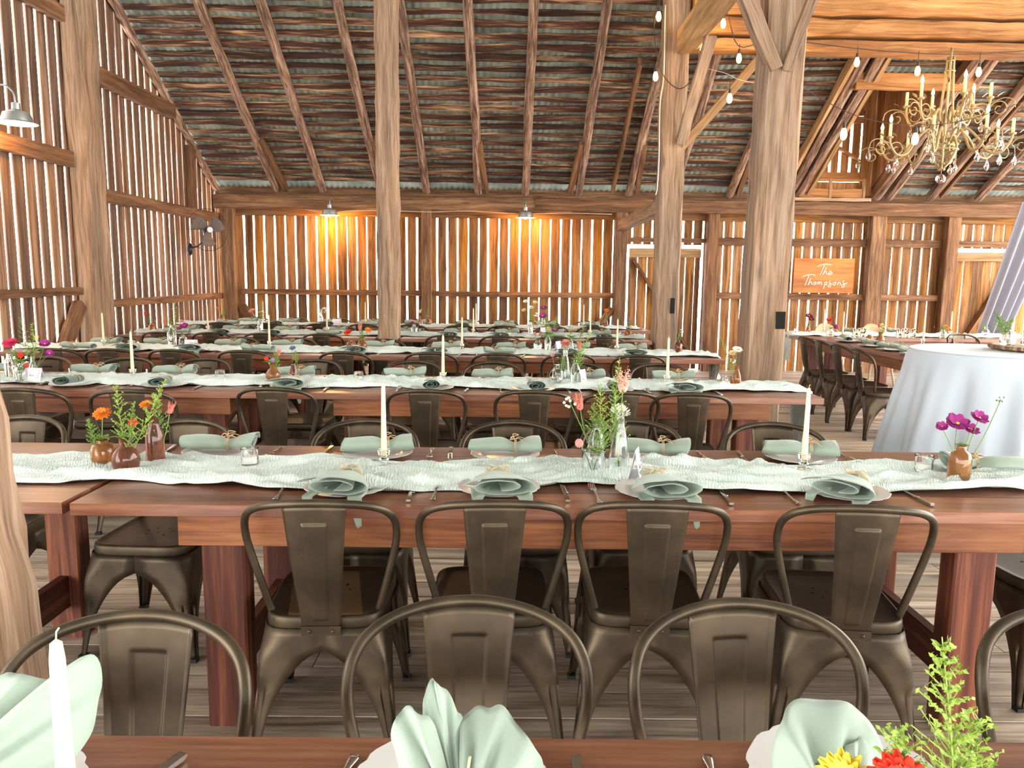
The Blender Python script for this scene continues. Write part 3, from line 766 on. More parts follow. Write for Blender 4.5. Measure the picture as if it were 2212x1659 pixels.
def make_fork():
    mb = MB(); n = 14
    def h(u, v):
        y = -.1 + u * .13; w = .0035 + .0045 * sm(.35, 0, u) + .0075 * sm(.88, 1, u)
        return ((v - .5) * 2 * w, y, .0022 + .008 * sm(.3, .95, u) - .004 * sm(.85, 1.0, u) + .0012 * (1 - (2 * v - 1) ** 2))
    mb.grid(h, n, 4)
    for k in range(4):
        x = -.0098 + k * .0065
        mb.tube([(x * .8, .03, .006), (x, .045, .0045), (x, .065, .006), (x * .95, .085, .012)], .0019, 5, scales=[1.3, 1, 1, .6])
    mb.add([(-.0105, .028, .0065), (.0105, .028, .0065), (.0105, .044, .005), (-.0105, .044, .005)], [[0, 1, 2, 3]])
    return tag(mb.build('fork', M['steel'], smooth=True, ang=50, solid=.0018), 'fork', 'fork')
def make_knife():
    mb = MB()
    mb.sweep([(0, -.1, .005), (0, -.09, .005), (0, -.03, .004), (0, -.005, .004)], [(-.0065, -.003), (.0065, -.003), (.0065, .003), (-.0065, .003)], scales=[1, 1.15, .75, .7])
    def b(u, v):
        y = -.008 + u * .115; w = .009 * (1 - sm(.82, 1.0, u) * .75)
        return (-.006 + v * 2 * w, y, .0035 + .0015 * (1 - v))
    mb.grid(b, 12, 3)
    return tag(mb.build('table_knife', M['steel'], smooth=True, ang=50, solid=.0012), 'knife', 'knife')
PL = Proto(make_plate()); FK = Proto(make_fork()); KN = Proto(make_knife())
NK = {k: [Proto(make_napkin(k, s)) for s in ss] for k, ss in (('near', (3.1, 9.4)), ('scroll', (4.2,)), ('bow', (1.7, 6.6, 8.8)))}
LOOKN = {'near': 'sage napkin with an open fold, knotted in twine,', 'scroll': 'dark sage napkin rolled in a scroll,', 'bow': 'sage napkin tied bow-like with twine,'}
def setting(x, y, rz, where, r, kind, vi=0, cutl=True, swap=False, ny=0, nr=None):
    PL.put((x, y, TZ + .001), RC.random() * 3, 'white scalloped plate, ' + where, 'plates of the place settings')
    f = (lambda a, b: (x + a * math.cos(rz) - b * math.sin(rz), y + a * math.sin(rz) + b * math.cos(rz)))
    nx, nyy = f(.0, ny)
    ang = rz + (nr if nr is not None else {'near': (RC.random() - .5) * .25, 'scroll': .5 * (RC.random() - .5), 'bow': math.pi / 2 + (RC.random() - .5) * .5}[kind])
    NK[kind][vi % len(NK[kind])].put((nx, nyy, TZ + .0165), ang, LOOKN[kind] + ' ' + where, 'napkins of the place settings', scale=(1.15, 1.0, 1.05) if kind == 'near' else (1.12, 1.05, 1.08) if kind == 'bow' else None)
    if cutl:
        a, b = f(-.205, -.02); FK.put((a, b, TZ + .002), rz + (RC.random() - .5) * .15, 'silver fork, ' + where, 'forks of the place settings')
        a, b = f(.215, -.03); KN.put((a, b, TZ + .002), rz + (RC.random() - .5) * .25, 'silver knife, ' + where, 'knives of the place settings')
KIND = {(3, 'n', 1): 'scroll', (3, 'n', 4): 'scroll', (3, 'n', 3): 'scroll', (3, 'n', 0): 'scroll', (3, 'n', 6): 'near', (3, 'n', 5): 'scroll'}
SHORT = {2: 'second row', 3: 'third row', 4: 'fourth row', 5: 'fifth row', 6: 'last row'}
for r in range(2, 7):
    for side in 'nf':
        for i, x in enumerate((NX if side == 'n' else FX)[r]):
            if r == 2 and side == 'f' and i == 0: continue
            if abs(x + 1.39) < .0: continue
            y = FRONT[r] + (.19 if side == 'n' else .83 - .165)
            where = '%s, %s side, %s' % (ORD[i], 'near' if side == 'n' else 'far', SHORT[r])
            k = KIND.get((r, side, i), 'near' if side == 'n' and (i % 3 or r < 4) else 'bow')
            if side == 'f': k = 'bow'
            xx = x
            if r == 2 and side == 'n': xx = [-.52, -.02, .50, 1.13][i]; y = 2.27 + [.19, .205, .19, .2][i]
            if r == 2 and side == 'f': xx = [0, -1.12, -.50, .0, .58, 1.16][i]
            setting(xx, y, 0 if side == 'n' else math.pi, where, r, k, vi=i, cutl=r < 5, ny=-.03 if side == 'n' else -.01,
                    nr={(2, 'n', 3): -.75, (2, 'n', 0): -.12, (2, 'n', 1): .1, (2, 'n', 2): .15}.get((r, side, i)))
setting(1.76, 2.74, -.3, 'at the right end of the second table row', 2, 'bow', vi=1, cutl=True)
# foreground place settings
def fan_napkin(patches, tw, label):
    mb = MB()
    for (P0, E, bul) in patches:
        P0 = Vector(P0); ed = cr_(E, 7); n = len(ed) - 1
        def fn(u, v):
            e = ed[min(n, int(round(u * n)))]; f = .5 + .5 * math.cos(u * n / 7 * math.pi * 1.0)
            return P0 + (e - P0) * v + Vector((0, -bul * math.sin(math.pi * v) * (.3 + f) , bul * .5 * math.sin(math.pi * v))) + Vector((0, .006 * math.sin(u * 21) * v, .002 * math.sin(u * 33 + v * 3)))
        mb.grid(fn, n, 16)
    o = mb.build('cloth_napkin', M['napkin'], smooth=True, solid=.0024)
    m2 = MB()
    for pts in tw: m2.tube(cr_(pts, 5), .0019, 5)
    m2.build('twine_tie', M['twine'], o, smooth=True)
    return tag(o, label, 'napkin', 'napkins of the place settings')
PL.put((-.07, .965, TZ + .001), 0, 'white scalloped plate under the tall fanned napkin in the foreground', 'plates of the place settings')
PL.put((.485, .985, TZ + .001), .2, 'white scalloped plate under the hooded napkin in the right foreground', 'plates of the place settings')
PL.put((-.70, .93, TZ + .001), .2, 'white scalloped plate in the left foreground corner behind the candle', 'plates of the place settings')
fan_napkin([((-.048, .86, .803), [(-.075, .85, .80), (-.11, .865, .85), (-.137, .885, .905), (-.131, .905, .933), (-.108, .91, .935), (-.086, .905, .915)], .02),
            ((-.048, .87, .803), [(-.10, .90, .90), (-.103, .94, .935), (-.093, .955, .95), (-.083, .955, .942), (-.062, .95, .918), (-.05, .93, .90)], .014),
            ((-.046, .865, .803), [(-.055, .94, .905), (-.03, .955, .912), (-.010, .95, .918), (.014, .93, .912), (.038, .9, .897), (.052, .88, .872), (.04, .865, .83), (.0, .855, .80)], .03)],
           [[(-.06, .85, .81), (-.047, .84, .83), (-.034, .85, .815)], [(-.05, .845, .81), (-.046, .84, .86), (-.038, .845, .915)]], 'tall fanned sage napkin tied with twine, centre foreground')
fan_napkin([((.41, .865, .80), [(.345, .87, .82), (.345, .9, .88), (.36, .925, .918), (.385, .95, .922), (.43, .968, .92), (.468, .972, .914), (.492, .965, .895), (.503, .94, .87), (.492, .92, .84), (.46, .89, .805)], .03),
            ((.40, .86, .80), [(.355, .88, .85), (.40, .9, .875), (.445, .915, .89), (.475, .925, .885), (.485, .915, .85)], .03)],
           [[(.37, .84, .86), (.39, .835, .885), (.42, .835, .885), (.45, .85, .865)], [(.36, .835, .87), (.35, .83, .885), (.375, .83, .89), (.39, .835, .87)]], 'hooded sage napkin on the right foreground plate')
fan_napkin([((-.74, .84, .80), [(-.66, .93, .89), (-.60, .95, .945), (-.545, .95, .985), (-.528, .95, .95), (-.53, .94, .91), (-.545, .91, .865), (-.59, .87, .82), (-.66, .85, .80)], .02),
            ((-.74, .9, .80), [(-.72, .97, .89), (-.69, .975, .93), (-.645, .975, .945), (-.605, .97, .925), (-.59, .96, .89)], .015)],
           [[(-.72, .85, .81), (-.7, .84, .83), (-.68, .85, .81)]], 'sage napkin with a pointed fold behind the foreground candle')
for nm, x, y, rz, lb in (('n', -.505, .95, 2.75, 'silver knife end poking up in the left foreground'), ('f', -.235, .95, 2.95, 'silver fork handle left of the fanned napkin'), ('n', .105, .945, 3.1, 'silver knife handle right of the fanned napkin'), ('f', .30, .955, 3.1, 'silver fork handle between the two right foreground napkins')):
    (FK if nm == 'f' else KN).put((x, y, TZ + .002), rz, lb, 'cutlery in the foreground')
# ================================================================ lamps, fan, string lights, chandelier
def plight(par, loc, w, col=(1, .62, .26), r=.02, name='lamp_light'):
    l = bpy.data.lights.new(name, 'POINT'); l.energy = w; l.color = col; l.shadow_soft_size = r
    o = bpy.data.objects.new(name, l); COL.objects.link(o); o.location = loc
    if par is not None: o.parent = par
    return o
M['bulb'].cycles.emission_sampling = 'NONE'; M['flame'].cycles.emission_sampling = 'NONE'; M['lampin'].cycles.emission_sampling = 'NONE'
def barn_lamp(loc, label, neck, s=1.0, power=LAMP_W, tilt=0.0):
    t = thing('barn_lamp', label, 'lamp', loc, 0, 'galvanised barn lamps on the walls')
    t.rotation_euler = (tilt, 0, 0)
    mb = MB(); mb.lathe([(.0, .155), (.028, .155), (.034, .15), (.036, .10), (.05, .09), (.075, .082), (.105, .07), (.118, .03), (.122, .0), (.158, -.012), (.16, -.016), (.157, -.013), (.12, -.003), (.115, .03), (.1, .066), (.04, .085)], 36)
    sh = mb.build('lamp_shade', M['galv'], t, smooth=True, ang=35); 
    mb = MB(); mb.lathe([(.156, -.0165), (.121, -.006), (.113, .028), (.098, .062), (.0, .07)], 36); mb.build('shade_lining', M['lampin'], sh, smooth=True)
    mb = MB(); mb.ball((0, 0, -.0), .033, 12, 8, (1, 1, 1.2)); mb.build('bulb', M['bulb'], t, smooth=True)
    mb = MB(); mb.tube(cr_(neck, 6), .008, 8); mb.build('gooseneck', M['galv'], t, smooth=True)
    plight(t, (0, 0, -.07), power, (1, .52, .16), .03)
    for c in t.children: c.scale = (1, 1, 1)
    t.scale = (s, s, s)
    return t
barn_lamp((-2.72, 12.0, 2.37), 'small galvanised barn lamp on the back wall, left of the tall post', [(0, 0, .15), (.01, .02, .23), (.03, .09, .27), (.03, .19, .2)], .95)
barn_lamp((.27, 12.0, 2.37), 'small galvanised barn lamp on the back wall, below the middle rafter', [(0, 0, .15), (.0, .02, .23), (.0, .09, .27), (.0, .19, .2)], .95)
barn_lamp((-4.2, 6.84, 2.73), 'large grey barn lamp cropped by the left edge, on the side wall', [(0, 0, .15), (-.02, 0, .25), (-.12, 0, .3), (-.3, 0, .2)], 1.0, power=LAMP_W * .55)
# oscillating wall fan
def wall_fan():
    t = thing('wall_fan', 'black wire-cage wall fan mounted on the left slatted wall', 'fan', (-4.2, 10.98, 2.06), math.radians(45))
    mb = MB(); r = .29
    for k in range(44):
        a = 2 * math.pi * k / 44; c, s = math.cos(a), math.sin(a)
        mb.tube([(c * .04, -.075, s * .04), (c * .15, -.07, s * .15), (c * .25, -.035, s * .25), (c * r, 0, s * r), (c * .25, .035, s * .25), (c * .12, .06, s * .12), (c * .05, .06, s * .05)], .0011, 4, caps=False)
    for q, yy in ((r, 0), (.16, -.068)):
        mb.tube([(q * math.cos(2 * math.pi * i / 36), yy, q * math.sin(2 * math.pi * i / 36)) for i in range(37)], .004 if q == r else .0015, 5, caps=False)
    mb.build('cage', M['black'], t, smooth=True)
    mb = MB()
    for k in range(3):
        a0 = k * 2 * math.pi / 3 + .3
        def bl(u, v, a0=a0):
            q = .03 + u * .2; a = a0 + (v - .5) * (1.5 - .5 * u) + u * .3
            return (q * math.cos(a), -.01 + (v - .5) * .05, q * math.sin(a))
        mb.grid(bl, 8, 6)
    mb.build('blades', plain('smoky_fan_blade', (110, 96, 88), .5), t, smooth=True, solid=.002)
    mb = MB(); rings = [[(q * math.cos(2 * math.pi * k / 16), yy, q * math.sin(2 * math.pi * k / 16)) for k in range(16)] for q, yy in ((.025, .02), (.038, .03), (.045, .09), (.03, .13))]
    mb.ring(rings); mb.build('motor', M['black'], t, smooth=True, ang=40)
    mb = MB(); mb.ring([[(q * math.cos(2 * math.pi * k / 16), yy, q * math.sin(2 * math.pi * k / 16)) for k in range(16)] for q, yy in ((.04, -.07), (.038, -.085))]); mb.build('badge', M['white'], t)
    Rm = Matrix.Rotation(-math.radians(45), 3, 'Z')
    w = lambda p: Rm @ (Vector(p) - Vector((-4.2, 10.98, 2.06)))
    mb = MB(); mb.tube([(0, .1, 0), (0, .12, -.14), w((-4.36, 11.0, 1.83)), w((-4.46, 11.0, 1.81))], .012, 8)
    b = mb.build('bracket', M['black'], t, smooth=True)
    mb = MB(); mb.ball(w((-4.47, 11.0, 1.79)), .07, 12, 8, (.6, .8, 1.3)); mb.build('wall_mount', M['black'], t, smooth=True)
    return t
wall_fan()
# string lights
def cable(name, pts, label, bulbs, mat='cord', r=.005, cat='string lights'):
    t = thing(name, label, cat, pts[0]); o = Vector(pts[0])
    mb = MB(); mb.tube([p - o for p in cr_(pts, 5)], r, 6); mb.build('cable', M[mat], t, smooth=True)
    for (x, y, z, d) in bulbs:
        b = MB(); b.tube([Vector((x, y, z + d)) - o, Vector((x, y, z + .075)) - o], .004, 6); b.lathe([(.0, .09), (.014, .088), (.015, .045), (.0, .042)], 10, c=Vector((x, y, z)) - o)
        so = b.build('socket', M['cord'], t, smooth=True, ang=50)
        b = MB(); b.lathe([(.0, -.05), (.014, -.045), (.024, -.028), (.028, -.005), (.022, .022), (.013, .045)], 12, c=Vector((x, y, z)) - o)
        b.build('bulb', M['bulb'], so, smooth=True)
        plight(t, Vector((x, y, z - .0)) - o, BULB_W, r=.045, name='bulb_light')
    return t
YB = 8.36
cable('string_lights', [(1.53, 8.4, 4.35), (1.5, 8.42, 4.0), (1.6, 8.46, 3.62), (1.8, 8.45, 3.45), (1.95, 8.4, 3.62), (1.98, YB, 3.95), (2.2, YB, 4.22), (2.37, YB, 3.86), (2.7, YB + .05, 3.95), (3.01, YB + .05, 3.93), (3.6, YB + .05, 3.87), (4.24, YB + .05, 3.83), (4.88, YB + .05, 3.83), (5.7, YB + .05, 3.9)],
      'string of filament bulbs draped along the loft logs by the square posts',
      [(1.53, YB, 4.14, .18), (1.52, YB, 3.55, .12), (2.0, YB, 3.83, .14), (2.2, YB, 4.08, .14), (2.38, YB, 3.74, .14), (3.02, YB, 3.74, .18), (3.61, YB, 3.72, .16), (4.25, YB, 3.64, .2), (4.89, YB, 3.64, .2)])
cable('string_lights', [(2.1, 6.3, 3.1), (2.45, 6.5, 2.98), (2.85, 6.5, 2.8), (3.3, 6.5, 2.74), (3.8, 6.5, 2.8), (4.6, 6.5, 3.1), (5.4, 6.5, 3.5)], 'thin wire with two filament bulbs swagged in front of the chandelier', [(2.74, 6.5, 2.66, .16), (3.33, 6.5, 2.63, .11)], r=.003)
cable('string_lights', [(1.98, 8.2, 3.6), (2.15, 8.0, 3.5), (2.25, 7.9, 3.42), (2.4, 7.8, 3.36), (2.62, 7.6, 3.26)], 'short wire with one filament bulb across the diagonal brace', [(2.19, 7.95, 3.25, .17)], mat='cordw', r=.003)
cable('power_cable', [(1.62, 8.5, 4.3), (1.63, 8.49, 3.6), (1.6, 8.48, 3.3), (1.61, 8.48, 2.8), (1.605, 8.48, 2.45), (1.59, 8.48, 2.36)], 'pale power cable running down the left side of a square post', [], mat='cordw', r=.007, cat='cable')
cable('power_cable', [(-3.1, 12.05, 2.44), (-2.75, 12.05, 2.4), (-2.4, 12.05, 2.43), (-1.8, 12.06, 2.44), (-1.2, 12.06, 2.43), (-.6, 12.06, 2.45), (.2, 12.07, 2.42), (.9, 12.07, 2.44), (1.6, 12.07, 2.43)], 'thin cable sagging under the wall plate between the barn lamps', [], mat='cordw', r=.005, cat='cable')

def chandelier():
    c0 = Vector((4.5, 8.2, 0))
    t = thing('chandelier', 'large cream metal chandelier with candle bulbs and crystal drops', 'chandelier', c0)
    mb = MB()
    for k in range(6):
        a = k * math.pi / 3; c, s = math.cos(a), math.sin(a)
        mb.tube(cr_([(c * .03, s * .03, 3.74), (c * .05, s * .05, 3.4), (c * .09, s * .09, 3.0), (c * .14, s * .14, 2.85), (c * .09, s * .09, 2.72), (c * .02, s * .02, 2.64)], 5), .012, 7)
    for z, q in ((3.7, .035), (3.6, .045), (2.95, .11), (2.82, .14)):
        mb.tube([(q * math.cos(2 * math.pi * i / 20), q * math.sin(2 * math.pi * i / 20), z) for i in range(21)], .008, 6, caps=False)
    mb.tube([(0, 0, 3.83), (0, 0, 3.6)], .012, 8)
    mb.build('stem_frame', M['cham'], t, smooth=True)
    mb = MB(); q = random.Random(3)
    for k in range(60):
        a = q.random() * 6.28; z = 2.62 + q.random() * .28; rr = (.03 + (z - 2.62) * .42) * (.7 + .4 * q.random())
        mb.ball((rr * math.cos(a), rr * math.sin(a), z), .011 + .006 * q.random(), 6, 4)
    mb.build('bead_basket', M['cham'], t, smooth=True)
    mb = MB(); mb.ball((0, 0, 2.53), .05, 12, 8); mb.tube([(0, 0, 2.58), (0, 0, 2.64)], .004, 5); mb.build('crystal_ball', M['crystal'], t)
    def drop(par, p, s=1):
        mb = MB(); mb.lathe([(.0, -.11), (.02, -.085), (.026, -.06), (.018, -.03), (.004, 0), (.0, .002)], 7, c=Vector(p))
        for k, z in ((0, .012),): mb.ball(Vector(p) + Vector((0, 0, z)), .009, 6, 4)
        mb.build('crystal_drop', M['crystal'], par)
    def arm(a, R_, zc, zlow, zhub, lit, curl):
        c, s = math.cos(a), math.sin(a); P = lambda r_, z, d=0: (c * r_ - s * d, s * r_ + c * d, z)
        mb = MB()
        mb.tube(cr_([P(.08, zhub), P(R_ * .3, zhub + .12), P(R_ * .5, zhub + .02), P(R_ * .66, zlow), P(R_ * .85, zlow - .02), P(R_ * .98, zlow + .08), P(R_, zc)], 7), .013, 7, scales=None)
        for sg in (-1, 1):   # scrolls
            pts = []
            for i in range(22):
                w = i / 21; ang = w * 2 * math.pi * 1.3; rad = .085 * (1 - w * .75)
                pts.append(P(R_ + sg * (.085 - .0) - sg * rad * math.cos(ang), zc - .12 + rad * math.sin(ang) * 1.0, .0))
            mb.tube(pts, .006, 5)
        mb.tube(cr_([P(R_, zc - .06), P(R_ + .12, zc - .02), P(R_ + .2, zc - .05), P(R_ + .22, zc - .12)], 4), .005, 5)
        for j, (rr, zz) in enumerate(((R_ * .7, zlow + .05), (R_ + .06, zc - .0), (R_ - .07, zc + .01))):   # leaves
            mb.grid(lambda u, v, rr=rr, zz=zz: P(rr + u * .07, zz + u * .035 + .01 * math.sin(u * 3), (v - .5) * .04 * math.sin(math.pi * min(1, .15 + u * .85))), 4, 2)
        mb.lathe([(.0, -.01), (.03, -.012), (.035, .006), (.016, .01)], 12, c=P(R_, zc))
        o = mb.build('arm', M['cham'], t, smooth=True)
        mb = MB(); mb.lathe([(.014, .0), (.016, .005), (.015, .14), (.0, .145)], 10, c=P(R_, zc)); mb.build('candle_sleeve', M['sleeve'], o, smooth=True, ang=50)
        if lit:
            mb = MB(); mb.lathe([(.0, 0), (.012, .008), (.017, .03), (.01, .055), (.0, .08)], 10, c=P(R_, zc + .145)); mb.build('candle_bulb', M['flame'], o, smooth=True)
            plight(t, P(R_, zc + .18), CHAND_W, r=.045, name='candle_light')
        drop(o, P(R_ * .85, zlow - .05)); 
        if R_ > .5: drop(o, P(R_ + .22, zc - .14))
    lits = [1, 1, 0, 1, 1, 0, 1, 0]
    for k in range(8): arm(k * math.pi / 4 + .12, .60, 2.93, 2.78, 2.9, lits[k], 1)
    lu = [1, 1, 0, 1, 1, 0]
    for k in range(6): arm(k * math.pi / 3 + .4, .38, 3.3, 3.12, 3.1, lu[k], .6)
    return t
chandelier()

# ================================================================ sign and wooden letters
sg = thing('name_sign', 'orange-brown wooden board with white script reading The Thompsons on the back wall', 'sign', (4.98, 12.2, 1.535))
mb = MB(); mb.rnd = .4; jbeam(mb, (-.475, 0, 0), (.475, 0, 0), .03, .54, seg=4, jit=.001, chamf=.05); mb.build('board', M['sign'], sg)
STR = [[(745, 470), (800, 435), (880, 408), (960, 400), (1060, 415)], [(910, 430), (870, 540), (820, 680)], [(955, 490), (920, 580), (885, 665)], [(895, 640), (935, 592), (968, 596), (966, 636), (990, 646), (1030, 636), (1068, 618), (1075, 588), (1050, 575), (1020, 608), (1018, 648), (1050, 668), (1090, 640), (1112, 602)],
       [(400, 735), (450, 705), (540, 675), (640, 665), (715, 690)], [(560, 690), (520, 810), (475, 950)], [(605, 760), (575, 850), (550, 930)], [(560, 905), (606, 852), (640, 858), (634, 898), (662, 908)],
       [(712, 850), (682, 880), (690, 912), (722, 910), (736, 872), (712, 850), (752, 862)], [(782, 850), (770, 912)], [(772, 890), (800, 850), (818, 862), (812, 912)], [(812, 890), (845, 850), (868, 862), (862, 902), (892, 900)],
       [(948, 850), (935, 950), (915, 1025)], [(935, 880), (975, 845), (1000, 870), (985, 910), (942, 902)], [(1078, 812), (1050, 842), (1086, 890), (1090, 940), (1055, 970), (1030, 940), (1060, 900), (1112, 888)],
       [(1170, 850), (1140, 880), (1150, 915), (1185, 910), (1198, 868), (1170, 850), (1218, 856)], [(1264, 850), (1250, 912)], [(1252, 890), (1290, 850), (1312, 862), (1305, 902), (1332, 898)], [(1400, 802), (1365, 842), (1400, 882), (1410, 940), (1375, 975), (1345, 945), (1375, 905), (1470, 858)]]
mb = MB()
for st in STR:
    mb.tube(cr_([((x - 205) / 1420 * .95 - .475, -.017, (690 - y) / 860 * .54) for x, y in st], 5), .0062, 6)
mb.build('lettering', M['paint'], sg, smooth=True)
def letters(word, loc, label, h=.105):
    t = thing('letter_block', label, 'wooden letters', loc)
    G = {'M': [((0, 0), (0, 1)), ((.62, 0), (.62, 1)), ((.02, 1), (.31, .25)), ((.31, .25), (.6, 1)), 's0', 's.62', 't0', 't.62'],
         'R': [((0, 0), (0, 1)), ((0, 1), (.32, 1)), ((.32, 1), (.44, .88)), ((.44, .88), (.44, .66)), ((.44, .66), (.32, .52)), ((.32, .52), (0, .52)), ((.25, .52), (.5, 0)), 's0', 's.5'],
         'S': [((.42, .82), (.34, .97)), ((.34, .97), (.1, .97)), ((.1, .97), (.0, .82)), ((.0, .82), (.04, .62)), ((.04, .62), (.38, .42)), ((.38, .42), (.44, .2)), ((.44, .2), (.34, .03)), ((.34, .03), (.1, .03)), ((.1, .03), (0, .18))]}
    W = {'M': .9, 'R': .76, 'S': .6}; x = 0
    for ch in word:
        mb = MB()
        for s in G[ch]:
            if isinstance(s, str):
                cx = float(s[1:]); z = 0 if s[0] == 's' else 1
                mb.box(((x + cx) * h, 0, z * h * .94 + .003), (.3 * h, .022, .06 * h))
            else:
                (a, b), (c, d) = s; p = Vector(((x + a) * h, 0, b * h * .94 + .003)); q = Vector(((x + c) * h, 0, d * h * .94 + .003)); dr = (q - p).normalized()
                jbeam(mb, p - dr * .05 * h, q + dr * .05 * h, .022, .15 * h, seg=1, jit=0, up=(0, 1, 0), chamf=0)
                mb.ring
        mb.build('letter', M['letter'], t); x += W[ch]
    return t
letters('MR', (4.29, 9.47, TZ + .006), 'pale wooden letters MR standing on the head table')
letters('MRS', (4.83, 9.47, TZ + .006), 'pale wooden letters MRS standing on the head table')
def wicker_chair(x, y, label):
    t = thing('wicker_chair', label, 'chair', (x, y, 0), 0, 'tan rounded chairs behind the head table')
    mb = MB(); mb.lathe([(0, .40), (.2, .4), (.21, .42), (.2, .45), (0, .455)], 28); mb.build('seat', M['wicker'], t, smooth=True, ang=50)
    mb = MB(); mb.grid(lambda u, v: (.20 * math.cos(math.pi * u) * (1 - .1 * v), .17 * math.sin(math.pi * u) + .05 * v + .02, .44 + v * (.24 + .19 * math.sin(math.pi * u))), 24, 10); mb.build('backrest', M['wicker'], t, smooth=True, solid=.022)
    for a in (-1, 1):
        for b in (-1, 1):
            mb = MB(); mb.tube([(a * .12, b * .12, .42), (a * .19, b * .19, 0)], .014, 8); mb.build('leg', M['letter'], t, smooth=True)
wicker_chair(4.46, 10.55, 'tan chair with rounded back behind the head table, left of the MR letters')
wicker_chair(5.12, 10.55, 'tan chair with rounded back behind the head table, left of the MRS letters')

# ================================================================ round cocktail table with white cloth
RT = (2.98, 4.6)
t = thing('cocktail_table', 'tall round cocktail table hidden under a floor-length white cloth', 'table', (RT[0], RT[1], 0))
mb = MB(); mb.lathe([(0, 1.03), (.48, 1.03), (.49, 1.045), (.48, 1.06), (0, 1.06)], 48); mb.build('tabletop', M['top'], t, smooth=True, ang=40)
mb = MB(); mb.lathe([(.04, .03), (.04, 1.03)], 12); mb.build('pedestal', M['iron'], t, smooth=True)
mb = MB(); mb.lathe([(0, .0), (.26, .0), (.25, .02), (.05, .035), (0, .035)], 24); mb.build('base', M['iron'], t, smooth=True, ang=40)
mb = MB()
def cloth(u, v):
    a = u * 2 * math.pi; s = v * 1.6
    if s < .49:
        return (RT[0] + s * math.cos(a), RT[1] + s * math.sin(a), 1.0665 + .001 * noise.noise(Vector((s * 8, a, 0))))
    d = s - .49; k = sm(0, .25, d)
    f = math.sin(a * 13 + 1.3 * math.sin(a * 3) + .6 * d) * .6 + .5 * math.sin(a * 7 + 2 + 1.1 * math.sin(2 * a)) + .25 * math.sin(a * 29 + 3 * d)
    r = .492 + .012 * sm(0, .04, d) + .17 * d + .052 * f * k * (.35 + d)
    z = 1.0665 - d * .975 + .004 - .012 * sm(.0, .03, d)
    z = max(z, .012 + .01 * (f + 1.2))
    if d > 1.07: r += (d - 1.07) * .9
    return (RT[0] + r * math.cos(a), RT[1] + r * math.sin(a), z)
vsn = [i / 8 * .3 for i in range(8)] + [.3, .304, .307, .312, .32, .335] + [.36 + .64 * i / 24 for i in range(25)]
mb.grid(cloth, 260, 0, None, vsn)
tag(mb.build('tablecloth', M['cloth'], smooth=True), 'white floor-length tablecloth with soft folds over the round cocktail table', 'tablecloth')
TRAY = (3.2, 4.62)
mb = MB(); mb.lathe([(0, 1.07), (.2, 1.07), (.235, 1.078), (.24, 1.09), (.232, 1.1), (0, 1.1)], 48, c=(TRAY[0], TRAY[1], 0), wob=lambda a, j: 1 + .03 * math.sin(3 * a) + .015 * math.sin(11 * a) if j in (1, 2, 3, 4) else 1)
tr = tag(mb.build('wood_slice', M['bark'], smooth=True, ang=40), 'bark-edged wood slice tray on the white round table', 'tray')
mb = MB(); mb.lathe([(0, 1.1015), (.226, 1.1015), (.226, 1.1)], 48, c=(TRAY[0], TRAY[1], 0)); mb.build('slice_face', M['letter'], tr)
# sheer drape at the right
mb = MB()
def dr(u, v):
    z = 2.5 * (1 - v) + .02; c = 6.2 + .72 * (1 - v) ** .9; w = .34 + .3 * (1 - v)
    return (c + (u - .3) * w, 10.25 + .05 * math.sin(u * 26 + v * 2) + .02 * math.sin(u * 9), z)
mb.grid(dr, 70, 24); tag(mb.build('sheer_drape', M['drape'], smooth=True), 'white sheer drape hanging beside the plank door at the right edge', 'curtain')
